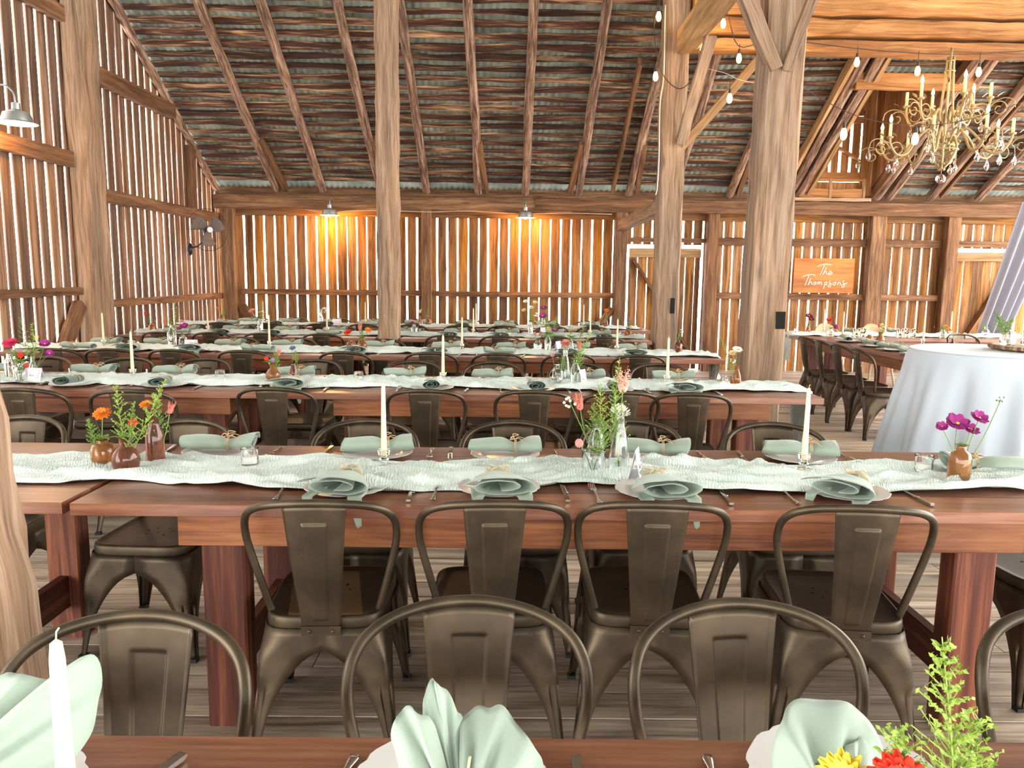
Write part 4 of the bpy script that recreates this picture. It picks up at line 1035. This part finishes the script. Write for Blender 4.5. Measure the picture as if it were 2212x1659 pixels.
# ================================================================ glass, candles and flowers
def vase_mesh(kind):
    V = dict(
        tall=([(.0, .004), (.036, .002), (.041, .012), (.038, .05), (.026, .14), (.0165, .18), (.015, .215), (.02, .222), (.02, .228), (.0165, .228), (.0125, .213), (.0135, .18), (.023, .14), (.035, .05), (.036, .014), (.0, .01)], .0, 4),
        cut=([(.0, .002), (.036, .001), (.04, .006), (.04, .075), (.032, .085), (.022, .092), (.02, .105), (.022, .11), (.018, .11), (.016, .1), (.018, .092), (.034, .075), (.035, .01), (.0, .008)], .05, 24),
        square=([(.0, .002), (.038, .001), (.042, .006), (.042, .085), (.04, .088), (.036, .085), (.036, .012), (.0, .01)], .04, 28),
        round=([(.0, .002), (.03, .001), (.042, .015), (.046, .04), (.042, .066), (.028, .086), (.018, .094), (.019, .118), (.025, .124), (.021, .124), (.0145, .116), (.0145, .094), (.026, .082), (.038, .064), (.041, .04), (.036, .014), (.0, .01)], .02, 12),
        barrel=([(.0, .002), (.038, .001), (.042, .01), (.041, .06), (.034, .078), (.02, .084), (.02, .094), (.025, .097), (.021, .097), (.016, .093), (.016, .082), (.031, .074), (.037, .058), (.037, .012), (.0, .01)], .05, 26),
        bottle=([(.0, .002), (.033, .001), (.037, .01), (.036, .08), (.03, .1), (.016, .11), (.015, .125), (.022, .13), (.018, .13), (.012, .123), (.012, .108), (.026, .098), (.032, .08), (.032, .012), (.0, .01)], .03, 18),
        bud=([(.0, .002), (.03, .001), (.034, .008), (.024, .07), (.013, .105), (.012, .13), (.018, .136), (.014, .136), (.009, .128), (.01, .105), (.02, .07), (.029, .01), (.0, .008)], .05, 14),
        milk=([(.0, .002), (.028, .001), (.032, .006), (.032, .11), (.018, .14), (.016, .165), (.02, .17), (.016, .17), (.013, .163), (.014, .138), (.028, .108), (.028, .012), (.0, .01)], .02, 10),
        votive=([(.0, .002), (.024, .001), (.029, .006), (.031, .062), (.032, .066), (.029, .066), (.027, .062), (.025, .012), (.0, .01)], .045, 18))
    prof, rib, n = V[kind]
    mb = MB(); mb.lathe(prof, 36, wob=lambda a, j: 1 + rib * abs(math.sin(a * n / 2)) if 2 <= j <= len(prof) // 2 - 2 else 1)
    return mb, prof
MESH = {}
def vase(kind, mat, loc, label, group='bud vases on the tables', s=1.0):
    k = (kind, mat)
    if k not in MESH:
        mb, pr = vase_mesh(kind); o = mb.build('bud_vase', M[mat], smooth=True, ang=50); MESH[k] = o.data
    else:
        o = bpy.data.objects.new('bud_vase', MESH[k]); COL.objects.link(o)
    o.location = loc; o.scale = (s,) * 3
    return tag(o, label, 'vase', group)
VH = dict(tall=.225, cut=.105, square=.085, round=.12, barrel=.095, bottle=.128, bud=.134, milk=.168)
def petals(mb, c, n, r0, r1, w, tilt, q, face, cup=0):
    """n petals round c; face = unit normal of the bloom"""
    f = Vector(face).normalized(); x = f.orthogonal().normalized(); y = f.cross(x)
    for k in range(n):
        a = 2 * math.pi * (k + q.random() * .3) / n; d = x * math.cos(a) + y * math.sin(a); e = f.cross(d)
        rr = r1 * (.88 + .24 * q.random())
        def g(u, v, d=d, e=e, rr=rr):
            s = r0 + (rr - r0) * u; ww = w * math.sin(math.pi * min(1, .18 + .72 * u)) * (v - .5)
            return Vector(c) + d * s * math.cos(tilt) + e * ww + f * (s * math.sin(tilt) + cup * u * u + .0015 * math.cos(v * 9))
        mb.grid(g, 4, 3)
def flower(par, kind, base, tip, size, col, q, col2='yellow'):
    """stem plus bloom; returns the bloom object"""
    base = Vector(base); tip = Vector(tip)
    mid = (base + tip) / 2 + Vector(((q.random() - .5) * .02, (q.random() - .5) * .02, .0))
    sb = MB(); sb.tube(cr_([base, mid, tip], 5), .0016, 5); st = sb.build('stem', M['green'], par, smooth=True)
    up = (tip - mid).normalized(); face = (up + Vector((0, -.75, .25))).normalized(); mb = MB()
    if kind == 'zinnia':
        for i, (nn, k, tl) in enumerate(((16, 1, .05), (14, .8, .35), (11, .6, .7), (8, .38, 1.0))): petals(mb, tip, nn, .002, size * k, size * .42, tl, q, face)
        mb.m = 0; mb.ball(tip + face * size * .12, size * .2, 7, 5)
    elif kind == 'pom':
        for k in range(40):
            a = k * 2.4; z = 1 - 2 * (k + .5) / 40; rr = math.sqrt(1 - z * z); mb.ball(tip + Vector((rr * math.cos(a), rr * math.sin(a), z * 1.1)) * size * .8, size * .26, 5, 4)
        mb.ball(tip, size * .85, 8, 6)
    elif kind == 'plume':
        for k in range(11):
            a = k * 2.4; sp = .18 + .55 * q.random(); d = (up * (1 + .2 * q.random()) + Vector((math.cos(a), math.sin(a), 0)) * sp * .6).normalized(); L_ = size * (.7 + .7 * q.random())
            o0 = tip - up * size * .35 + Vector((math.cos(a), math.sin(a), 0)) * size * .1
            n = 12
            for i in range(n):
                for j in range(2): mb.ball(o0 + d * L_ * i / n + Vector((q.random() - .5, q.random() - .5, q.random() - .5)) * size * .13, size * .085 * (1.2 - i / n), 4, 3)
    elif kind == 'cosmos':
        petals(mb, tip, 8, .003, size, size * .95, .15, q, face, cup=size * .12)
        petals(mb, tip + face * .003, 6, .003, size * .8, size * .8, .45, q, face, cup=size * .1)
    elif kind == 'daisy':
        petals(mb, tip, 14, .002, size, size * .35, .15, q, face); petals(mb, tip, 10, .002, size * .7, size * .35, .5, q, face)
    elif kind == 'spray':
        for k in range(7):
            p = tip + Vector((q.random() - .5, q.random() - .5, q.random() * .8 - .5)) * size * 2.2
            petals(mb, p, 6, .001, size * .33, size * .25, .3, q, (q.random() - .5, -.7, .5)); sb2 = None
    elif kind == 'dahlia':
        for nn, k, tl in ((14, 1, .5), (13, .95, .8), (10, .9, 1.1), (7, .8, 1.35)): petals(mb, tip - face * size * .3, nn, .002, size * k, size * .3, tl, q, (face + Vector((0, 0, .7))).normalized())
    o = mb.build('bloom', M[col], st, smooth=True)
    if kind in ('daisy', 'cosmos'):
        m2 = MB(); m2.ball(tip + face * size * .1, size * .2, 7, 5, (1, 1, .7)); m2.build('flower_eye', M[col2], st, smooth=True)
    return o
def sprig(par, base, tip, q, mat='green', dens=1.0, w=.035, name='sprig', leaf=.0048):
    base = Vector(base); tip = Vector(tip); mb = MB()
    mid = (base + tip) / 2 + Vector(((q.random() - .5) * .03, (q.random() - .5) * .03, 0)); pts = cr_([base, mid, tip], 10)
    mb.tube(pts, .0013, 4, scales=[1.4 - .9 * i / (len(pts) - 1) for i in range(len(pts))])
    n = int(34 * dens)
    for i in range(n):
        f = .3 + .7 * i / n; p = pts[min(len(pts) - 1, int(f * (len(pts) - 1)))]; a = i * 2.4
        L_ = w * (1.15 - f) * 1.6 * (.6 + .6 * q.random()); d = Vector((math.cos(a), math.sin(a) * .8, .75)).normalized()
        mb.tube([p, p + d * L_], .0007, 3)
        for j in range(7):
            c = p + d * L_ * (j + 1) / 7 + Vector((q.random() - .5, q.random() - .5, q.random() - .5)) * leaf * .8
            e1 = Vector((q.random() - .5, q.random() - .5, q.random() - .5)).normalized() * leaf; e2 = e1.orthogonal().normalized() * leaf * .5
            mb.add([c - e1, c - e2, c + e1, c + e2], [[0, 1, 2, 3]])
    return mb.build(name, M[mat], par)
def leaves(par, base, q, n=5, L_=.05, mat='green'):
    mb = MB(); base = Vector(base)
    for k in range(n):
        a = 2 * math.pi * (k + q.random() * .5) / n; d = Vector((math.cos(a), math.sin(a), .5 + .4 * q.random())).normalized(); e = d.cross(Vector((0, 0, 1))).normalized()
        mb.grid(lambda u, v: base + d * L_ * u + e * (v - .5) * L_ * .42 * math.sin(math.pi * min(1, .08 + u * .92)) + Vector((0, 0, -L_ * .3 * u * u)), 5, 2)
    return mb.build('leaf', M[mat], par, smooth=True)
NB = [0]
def bunch(loc, vk, spec, label, s=1.0):
    """a bunch of cut stems standing in one vase; spec entries: kind, dx, dy, z above table, size, colour"""
    NB[0] += 1; q = random.Random(NB[0] * 7 + 3)
    t = thing('flower_bunch', label, 'flowers', loc); h = VH.get(vk, .1)
    for sp in spec:
        k, dx, dz, sz, col = sp[:5]; dy = (q.random() - .5) * .03
        b = ((q.random() - .5) * .012, (q.random() - .5) * .012, .015)
        if k in ('sprig', 'fern'): sprig(t, b, (dx, dy, dz), q, mat=col, dens=1.0 if k == 'sprig' else 1.4, w=sz)
        elif k == 'leaves': leaves(t, (0, 0, h * .97), q, 6, sz, col)
        else: flower(t, k, b, (dx, dy, dz), sz, col, q, *(sp[5:6]))
    return t
def candle(loc, label, s=1.0, ch=.262, low=False):
    t = thing('candlestick', label.replace('taper', 'clear glass holder under the taper'), 'candle holder', loc, 0, 'glass candle holders')
    mb = MB(); mb.lathe([(.0, 0), (.03, 0), (.034, .006), (.03, .012), (.012, .018), (.01, .024), (.018, .032), (.01, .04), (.012, .046), (.02, .05), (.022, .062), (.024, .068), (.012, .068), (.011, .05), (0, .048)], 20)
    mb.build('glass_body', M['glass'], t, smooth=True, ang=50)
    c = thing('taper_candle', label, 'candle', (loc[0], loc[1], loc[2] + .05), 0, 'ivory taper candles')
    mb = MB(); mb.lathe([(.0105, .0), (.0108, .02), (.0085, ch * .6), (.0072, ch * .93), (.0055, ch * .985), (.0, ch)], 16); mb.build('wax', M['wax'], c, smooth=True, ang=60)
    mb = MB(); mb.tube([(0, 0, ch - .004), (.001, 0, ch + .007), (.004, 0, ch + .011)], .0009, 4); mb.build('wick', M['wax'], c)
    return c
ZR = {2: TZ + .009, 3: TZ + .009, 4: TZ + .009, 5: TZ + .009, 6: TZ + .009}
candle((-.43, .70, TZ + .002), 'thick ivory taper in the left foreground', ch=.305)
for r, xs in ((2, [-.44, 1.09]), (3, [-2.42, -.41, 1.05]), (4, [-3.7, -2.18, -.41, 1.02]), (5, [-3.49, -2.1, -.39, .98]), (6, [-3.32, -1.93, -.42, 1.05])):
    for i, x in enumerate(xs):
        candle((x, RUNY[r] + .03, ZR[r]), 'ivory taper, %s on the %s runner' % (ORD[i], {2: 'second row', 3: 'third row', 4: 'fourth row', 5: 'fifth row', 6: 'last row'}[r]))
for (x, y, lb) in ((4.09, 9.9, 'ivory taper at the left of the head table'), (4.02, 9.17, 'ivory taper where the head table arm meets it'), (4.52, 8.3, 'ivory taper on the head table arm by the white cloth'), (5.62, 9.7, 'ivory taper right of the MRS letters on the head table')):
    candle((x, y, TZ + .01), lb)
def votive(loc, label):
    o = vase('votive', 'glass', loc, label, 'ribbed votive glasses'); o.name = 'votive_glass'; o['category'] = 'candle'
    mb = MB(); mb.lathe([(0, .011), (.0235, .011), (.0245, .036), (0, .036)], 20); w = mb.build('candle_wax', M['waxw'], o, smooth=True, ang=40)
    mb = MB(); mb.tube([(0, 0, .035), (0, 0, .045)], .0008, 4); mb.build('wick', M['waxw'], o)
for x, r, lb in ((-.93, 2, 'votive glass right of the amber vases, second row'), (1.535, 2, 'votive glass beside the amber bottle, second row'), (-1.86, 3, 'votive glass left of the amber vase, third row'), (-.96, 3, 'votive glass nearly centre-left on the third row runner'), (1.435, 3, 'votive glass beside the brown bottle, third row right end'), (-3.45, 4, 'votive glass near the left post, fourth row'),
                 (1.32, 5, 'votive glass beside the yellow vase, fifth row'), (-1.0, 5, 'votive glass right of the tall post, fifth row'), (1.25, 6, 'votive glass at the right of the last row')):
    votive((x, RUNY[r] + (.04 if x != 1.435 else .02), ZR[r]), lb)
votive((3.7, 9.8, TZ + .01), 'votive glass at the left end of the head table')
def card(loc, rz, label, tall=False):
    t = thing('place_card', label, 'card', loc, rz, 'table number cards'); w, h = (.075, .11) if tall else (.12, .085)
    for s in (-1, 1):
        mb = MB(); mb.add([(-w / 2, s * .022, 0), (w / 2, s * .022, 0), (w / 2, 0, h), (-w / 2, 0, h)], [[0, 1, 2, 3]]); mb.build('card_face', M['card'], t, solid=.0008)
    mb = MB(); q = random.Random(2); f = lambda x, z: (x, -.0236 + z / h * .022, z)
    mb.tube(cr_([f(-.02, h * .4), f(-.014, h * .55), f(-.012, h * .4), f(-.004, h * .45), f(.002, h * .4), f(.006, h * .5), f(.01, h * .42)], 3), .0008, 4)
    for k in range(9): mb.ball(f(w * (.22 + .2 * q.random()), h * (.2 + .65 * q.random())), .0022, 5, 3)
    mb.build('card_print', M['ink'], t)
card((.455, 2.6, ZR[2]), 1.25, 'pale lilac card leaning behind the tall clear bottle, second row', True)
card((.485, 4.86, ZR[3]), 1.0, 'pale lilac card beside the pink-flower vases, third row', True)
card((-2.98, 4.83, ZR[3]), -.15, 'pale lilac card with small floral print, left of the third row')
card((-2.86, 6.98, ZR[4]), -.1, 'pale lilac card beside the magenta flower, fourth row')
card((.47, 6.98, ZR[4]), .9, 'pale lilac card near the green bouquet, fourth row', True)
card((.42, 8.84, ZR[5]), .6, 'pale lilac card beside the daisies, fifth row', True)
card((-2.3, 10.44, ZR[6]), .1, 'pale lilac card on the last row left of the tall post')

def arr(r, x, dy, vk, vm, vlab, spec, flab, s=1.0):
    y = RUNY[r] + dy; z = ZR[r]
    vase(vk, vm, (x, y, z), vlab, s=s)
    if spec: bunch((x, y, z), vk, spec, flab)
# second row (the main table)
arr(2, -1.45, .02, 'barrel', 'amber', 'squat amber vase, left of the three on the second row', [('zinnia', .005, .19, .032, 'orange'), ('leaves', 0, 0, .055, 'green'), ('sprig', -.05, .17, .03, 'green')], 'orange marigold with leaves in the squat amber vase, second row')
arr(2, -1.33, -.06, 'round', 'rose', 'rounded rose-brown vase, front one of three on the second row', [('sprig', -.02, .31, .045, 'lime'), ('sprig', .15, .33, .045, 'lime'), ('pom', .03, .175, .014, 'scarlet'), ('sprig', .04, .25, .03, 'green'), ('leaves', 0, 0, .05, 'green')], 'feathery green sprigs with a red bloom in the rounded vase, second row')
arr(2, -1.285, .07, 'milk', 'rose', 'ribbed rose bottle behind the rounded vase, second row', [('plume', .06, .20, .035, 'salmon'), ('zinnia', -.02, .22, .022, 'orange'), ('sprig', .0, .26, .04, 'green')], 'orange and salmon blooms behind the green sprigs, second row')
arr(2, .315, -.03, 'square', 'glass', 'square cut-glass vase left of the tall clear bottle, second row', [('pom', -.055, .115, .015, 'pink'), ('leaves', 0, 0, .04, 'green'), ('sprig', .03, .2, .04, 'green')], 'small pink bloom in the square cut-glass vase')
arr(2, .335, .08, 'milk', 'glass', 'clear bottle behind the cut-glass vase, second row', [('plume', -.065, .235, .05, 'salmon'), ('sprig', .01, .31, .05, 'lime'), ('sprig', -.01, .24, .05, 'green'), ('dahlia', .085, .205, .045, 'whitef'), ('spray', -.1, .24, .02, 'whitef'), ('leaves', .0, 0, .045, 'lime')], 'dusky plume, white dahlia and green sprigs, second row')
arr(2, .405, -.03, 'tall', 'glass', 'tall clear conical bottle beside the lilac card, second row', [('plume', .005, .33, .065, 'plume'), ('sprig', -.01, .42, .05, 'lime'), ('sprig', -.03, .34, .04, 'green')], 'tall pale pink plume rising from the conical bottle')
arr(2, 1.60, -.07, 'bottle', 'amber', 'embossed amber bottle at the right of the second row', [('cosmos', -.015, .2, .042, 'magenta'), ('cosmos', .045, .225, .032, 'magenta'), ('cosmos', -.07, .19, .022, 'magenta'), ('cosmos', .03, .18, .03, 'magenta'), ('spray', .13, .29, .01, 'green'), ('leaves', 0, 0, .03, 'green')], 'purple cosmos flowers in the embossed amber bottle')
# third row
arr(3, -3.17, -.03, 'milk', 'glass', 'clear vase under the hot pink flower, third row', [('zinnia', .02, .235, .045, 'hotpink'), ('leaves', 0, 0, .06, 'lime')], 'hot pink zinnia at the left edge, third row')
arr(3, -3.08, .06, 'bud', 'glass', 'ribbed clear bud vase left of the card, third row', [('sprig', -.05, .4, .05, 'green'), ('cosmos', .09, .22, .035, 'magenta'), ('cosmos', .12, .16, .03, 'magenta'), ('sprig', .02, .36, .05, 'lime'), ('plume', .03, .26, .04, 'cream')], 'tall greenery with drooping magenta flowers, third row')
arr(3, -3.06, -.1, 'round', 'glass', 'low round glass before the lilac card, third row', [('pom', .01, .165, .016, 'scarlet'), ('pom', .04, .1, .014, 'red'), ('leaves', 0, 0, .07, 'lime'), ('sprig', -.04, .2, .04, 'green')], 'small scarlet blooms with light foliage, third row')
arr(3, -1.49, -.04, 'round', 'amber', 'amber ribbed vase with mixed blooms, third row', [('pom', -.04, .155, .014, 'red'), ('pom', .0, .145, .014, 'purple'), ('plume', .035, .19, .04, 'salmon'), ('leaves', 0, 0, .085, 'lime'), ('sprig', .02, .2, .04, 'green')], 'red and purple poms with brown plumes in the amber vase, third row')
arr(3, -1.385, .05, 'bud', 'rose', 'conical rose bud vase, third row', [('zinnia', .0, .215, .022, 'blue'), ('sprig', .02, .2, .03, 'green')], 'bluish thistle flower in the conical vase, third row')
arr(3, .335, .03, 'bottle', 'glass', 'small clear bottle left of the pink flowers, third row', [('zinnia', -.035, .185, .014, 'pink'), ('sprig', .03, .19, .04, 'green')], 'tiny pink bloom and grass in the small bottle, third row')
arr(3, .385, .06, 'tall', 'glass', 'tall clear bottle with pink flower, third row', [('zinnia', .0, .265, .036, 'salmon'), ('plume', .0, .255, .026, 'pink')], 'coral pink bloom in the tall bottle, third row')
arr(3, .445, -.03, 'milk', 'glass', 'clear bottle beside the card, third row', [('plume', .02, .255, .045, 'salmon'), ('sprig', .04, .27, .05, 'green'), ('leaves', 0, 0, .05, 'lime'), ('sprig', .09, .36, .04, 'lime')], 'pink plume with greenery beside the card, third row')
arr(3, 1.50, .02, 'bud', 'amber', 'slim brown bottle at the right end of the third row', [('zinnia', .0, .24, .032, 'whitef'), ('zinnia', -.04, .22, .025, 'cream'), ('sprig', -.12, .33, .02, 'green'), ('spray', -.03, .17, .015, 'whitef')], 'white blooms on the slim brown bottle, third row right')
# fourth row
arr(4, -3.06, .0, 'milk', 'glass', 'tall clear jar, left bouquet of the fourth row', [('sprig', .04, .42, .06, 'lime'), ('plume', -.06, .24, .05, 'salmon'), ('sprig', -.03, .3, .06, 'green'), ('zinnia', .1, .25, .02, 'pink')], 'tall green spray with salmon plumes, fourth row left', s=1.25)
arr(4, -2.96, .0, 'bottle', 'glass', 'clear bottle behind the lilac card, fourth row', [('cosmos', .02, .2, .04, 'magenta'), ('cosmos', -.02, .18, .03, 'magenta'), ('leaves', 0, 0, .05, 'green')], 'magenta flower over the card, fourth row')
arr(4, -1.42, -.02, 'barrel', 'amber', 'left amber vase by the tall post, fourth row', [('zinnia', -.03, .165, .04, 'scarlet')], 'flat scarlet bloom beside the tall post, fourth row')
arr(4, -1.32, -.02, 'round', 'amber', 'right amber vase by the tall post, fourth row', [('plume', -.02, .21, .055, 'salmon'), ('zinnia', .06, .19, .035, 'orange'), ('sprig', .0, .2, .04, 'green'), ('leaves', 0, 0, .05, 'green')], 'salmon plume and orange bloom by the tall post, fourth row')
arr(4, .29, .05, 'cut', 'glass', 'small glass vase with coral buds, fourth row', [('plume', .02, .16, .035, 'salmon'), ('daisy', -.03, .17, .02, 'pink'), ('leaves', 0, 0, .05, 'green')], 'coral buds left of the green bouquet, fourth row')
arr(4, .38, .0, 'milk', 'glass', 'clear bottle under the green bouquet, fourth row', [('fern', -.03, .34, .08, 'green'), ('fern', .08, .33, .08, 'green'), ('cosmos', -.05, .33, .04, 'magenta'), ('cosmos', .06, .2, .035, 'magenta'), ('zinnia', 0, .22, .03, 'cream'), ('leaves', 0, 0, .08, 'green')], 'dense green fern bouquet with magenta flowers, fourth row')
arr(4, .6, .06, 'bud', 'glass', 'slim glass with wild grass, fourth row', [('sprig', -.02, .3, .05, 'green'), ('sprig', .12, .24, .05, 'green'), ('leaves', 0, 0, .09, 'green')], 'airy wild grass right of the fern bouquet, fourth row')
arr(4, 1.58, .0, 'bottle', 'rose', 'small rose vase near the cabled post, fourth row', [('sprig', .01, .2, .02, 'green'), ('spray', .02, .22, .016, 'whitef')], 'curling white sprig in the small rose vase, fourth row')
# fifth row
arr(5, -4.12, .0, 'barrel', 'amber', 'small amber vase near the left wall, fifth row', [('plume', -.08, .2, .05, 'red'), ('sprig', -.02, .22, .04, 'green'), ('plume', .03, .12, .03, 'salmon')], 'reddish plumes near the left wall, fifth row')
arr(5, -2.87, .0, 'milk', 'glass', 'clear bottle with pink cosmos, fifth row', [('cosmos', -.09, .25, .04, 'pink'), ('sprig', .03, .36, .07, 'green'), ('spray', .02, .24, .025, 'whitef'), ('leaves', 0, 0, .06, 'lime')], 'pink cosmos and pale foliage, fifth row left')
arr(5, -1.08, .02, 'cut', 'glass', 'small vase right of the tall post, fifth row', [('zinnia', -.02, .14, .025, 'hotpink')], 'hot pink bloom right of the tall post, fifth row')
arr(5, .28, .0, 'milk', 'glass', 'clear vases with daisies, fifth row', [('daisy', -.06, .4, .035, 'whitef'), ('daisy', .05, .39, .035, 'cream'), ('zinnia', -.08, .3, .03, 'cream'), ('daisy', .0, .33, .035, 'whitef', 'maroon'), ('spray', .05, .26, .03, 'whitef'), ('leaves', 0, 0, .07, 'green'), ('sprig', .0, .4, .05, 'lime'), ('spray', .03, .15, .03, 'whitef')], 'white and cream daisies, fifth row')
arr(5, 1.42, .0, 'barrel', 'amber', 'pale amber vase left of the cabled post, fifth row', [('spray', .0, .2, .03, 'purple'), ('fern', .02, .2, .05, 'green'), ('leaves', 0, 0, .05, 'green')], 'purple filler flowers left of the cabled post, fifth row')
# last row
arr(6, -3.88, .0, 'bottle', 'amber', 'amber bottle near the corner post, last row', [('plume', -.03, .2, .045, 'salmon'), ('sprig', .04, .24, .04, 'green')], 'salmon plume near the corner post, last row')
arr(6, -2.53, .0, 'milk', 'glass', 'clear bottle with white sprays, last row', [('spray', 0, .2, .045, 'whitef'), ('sprig', -.04, .29, .06, 'green'), ('spray', .05, .22, .035, 'whitef')], 'white sprays, last row left of the tall post')
arr(6, -1.18, .0, 'bud', 'amber', 'left amber bud vase, last row by the tall post', [('plume', 0, .2, .05, 'cream')], 'cream plume right of the tall post, last row')
arr(6, -1.07, .0, 'barrel', 'amber', 'right amber vase, last row by the tall post', [('zinnia', .0, .13, .03, 'pink'), ('sprig', .0, .25, .04, 'green')], 'small pink bloom with a green sprig, last row')
arr(6, .5, .0, 'milk', 'glass', 'clear bottle with magenta bloom, last row', [('cosmos', .0, .26, .05, 'magenta'), ('fern', .06, .25, .05, 'green'), ('fern', -.06, .2, .05, 'green')], 'magenta bloom with ferns, last row centre')
arr(6, 1.36, .0, 'bud', 'rose', 'small rose vase, last row right', [('zinnia', .0, .24, .04, 'orange'), ('sprig', 0, .2, .03, 'green')], 'orange bloom on a tall stem, last row right')
# foreground right
vase('round', 'glass', (.475, .74, TZ + .002), 'round glass vase at the bottom right, mostly cropped')
t = bunch((.475, .74, TZ + .002), 'round', [('zinnia', -.062, .188, .036, 'scarlet'), ('zinnia', -.112, .18, .03, 'yellow'), ('zinnia', -.02, .15, .025, 'hotpink')], 'red and yellow blooms with a bright lime sprig in the right foreground')
q = random.Random(77)
for (bx, tx, tz, dn) in ((0, -.02, .34, 2.2), (.0, .03, .25, 1.6), (.01, -.06, .24, 1.3), (.02, .045, .2, 1.3)):
    sprig(t, (bx, 0, .05), (tx, .01, tz), q, mat='lime', dens=dn, w=.05, leaf=.0042)
# head table, arm and tray
HV = [((3.87, 9.85), 'bud', 'amber', [('cosmos', 0, .22, .05, 'maroon'), ('cosmos', .03, .18, .04, 'maroon')], 'amber bud vase at the left end of the head table', 'dark maroon flower at the left end of the head table'),
      ((3.93, 9.3), 'cut', 'glass', [('zinnia', -.03, .21, .04, 'red'), ('pom', .06, .13, .028, 'magenta'), ('leaves', 0, 0, .05, 'green')], 'small clear vase in the head table corner', 'red zinnia and magenta pom on the head table corner'),
      ((3.99, 8.42), 'barrel', 'amber', None, 'squat amber vase, left of the pair on the head table arm', ''),
      ((4.1, 8.40), 'round', 'amber', [('zinnia', .02, .2, .04, 'cream'), ('plume', -.02, .2, .04, 'salmon'), ('leaves', 0, 0, .06, 'green'), ('sprig', .03, .28, .03, 'green')], 'rounded amber vase on the head table arm', 'cream and salmon blooms on the head table arm'),
      ((5.3, 9.3), 'cut', 'glass', [('zinnia', .04, .14, .035, 'orange'), ('zinnia', .08, .11, .03, 'orange'), ('fern', -.02, .16, .05, 'green')], 'small glass vase right of the MRS letters', 'orange blooms right of the MRS letters'),
      ((6.1, 9.75), 'round', 'glass', [('sprig', -.04, .16, .05, 'green')], 'round clear vase at the right of the head table', 'loose greenery at the right of the head table')]
for (x, y), vk, vm, sp, vl, fl in HV:
    vase(vk, vm, (x, y, TZ + .01), vl)
    if sp: bunch((x, y, TZ + .01), vk, sp, fl)
tz = 1.1025
vase('barrel', 'glass', (3.03, 4.62, tz), 'clear bottle at the left of the wood slice tray'); bunch((3.03, 4.62, tz), 'barrel', [('fern', -.07, .17, .06, 'green'), ('sprig', -.1, .2, .04, 'green'), ('fern', .02, .16, .05, 'lime')], 'ferny greens on the left of the wood slice tray')
vase('votive', 'glass', (3.115, 4.57, tz), 'clear tumbler in the middle of the wood slice tray', s=1.1)
vase('square', 'glass', (3.215, 4.58, tz), 'large ribbed jar on the wood slice tray', s=1.35)
bunch((3.215, 4.58, tz), 'square', [('plume', .0, .27, .055, 'salmon'), ('cosmos', -.08, .2, .035, 'lilac'), ('cosmos', -.07, .15, .03, 'lilac'), ('daisy', .0, .2, .03, 'lilac'), ('leaves', 0, 0, .08, 'green'), ('sprig', .12, .27, .03, 'green'), ('fern', .01, .18, .05, 'green')], 'lilac blooms and a coral plume on the wood slice tray')
for i, (x, y) in enumerate(((3.88, 8.72), (3.88, 8.14), (3.88, 7.7), (3.88, 7.25))):
    PL.put((x, y, TZ + .002), i, 'white scalloped plate, %s along the head table arm' % ORD[3 - i].replace('left', 'the camera').replace('the cameramost', 'nearest the camera'), 'plates of the place settings')
    NK['bow'][i % 3].put((x, y, TZ + .018), -.3 + i * .3, 'sage napkin, %s along the head table arm' % ['farthest', 'second from the wall', 'third from the wall', 'nearest'][i], 'napkins of the place settings')
for i, x in enumerate((4.5, 5.1)):
    PL.put((x, 9.98, TZ + .002), i, 'white plate before the %s tan chair at the head table' % ('left', 'right')[i], 'plates of the place settings')
    NK['bow'][i].put((x, 9.98, TZ + .018), .4, 'sage napkin before the %s tan chair at the head table' % ('left', 'right')[i], 'napkins of the place settings')
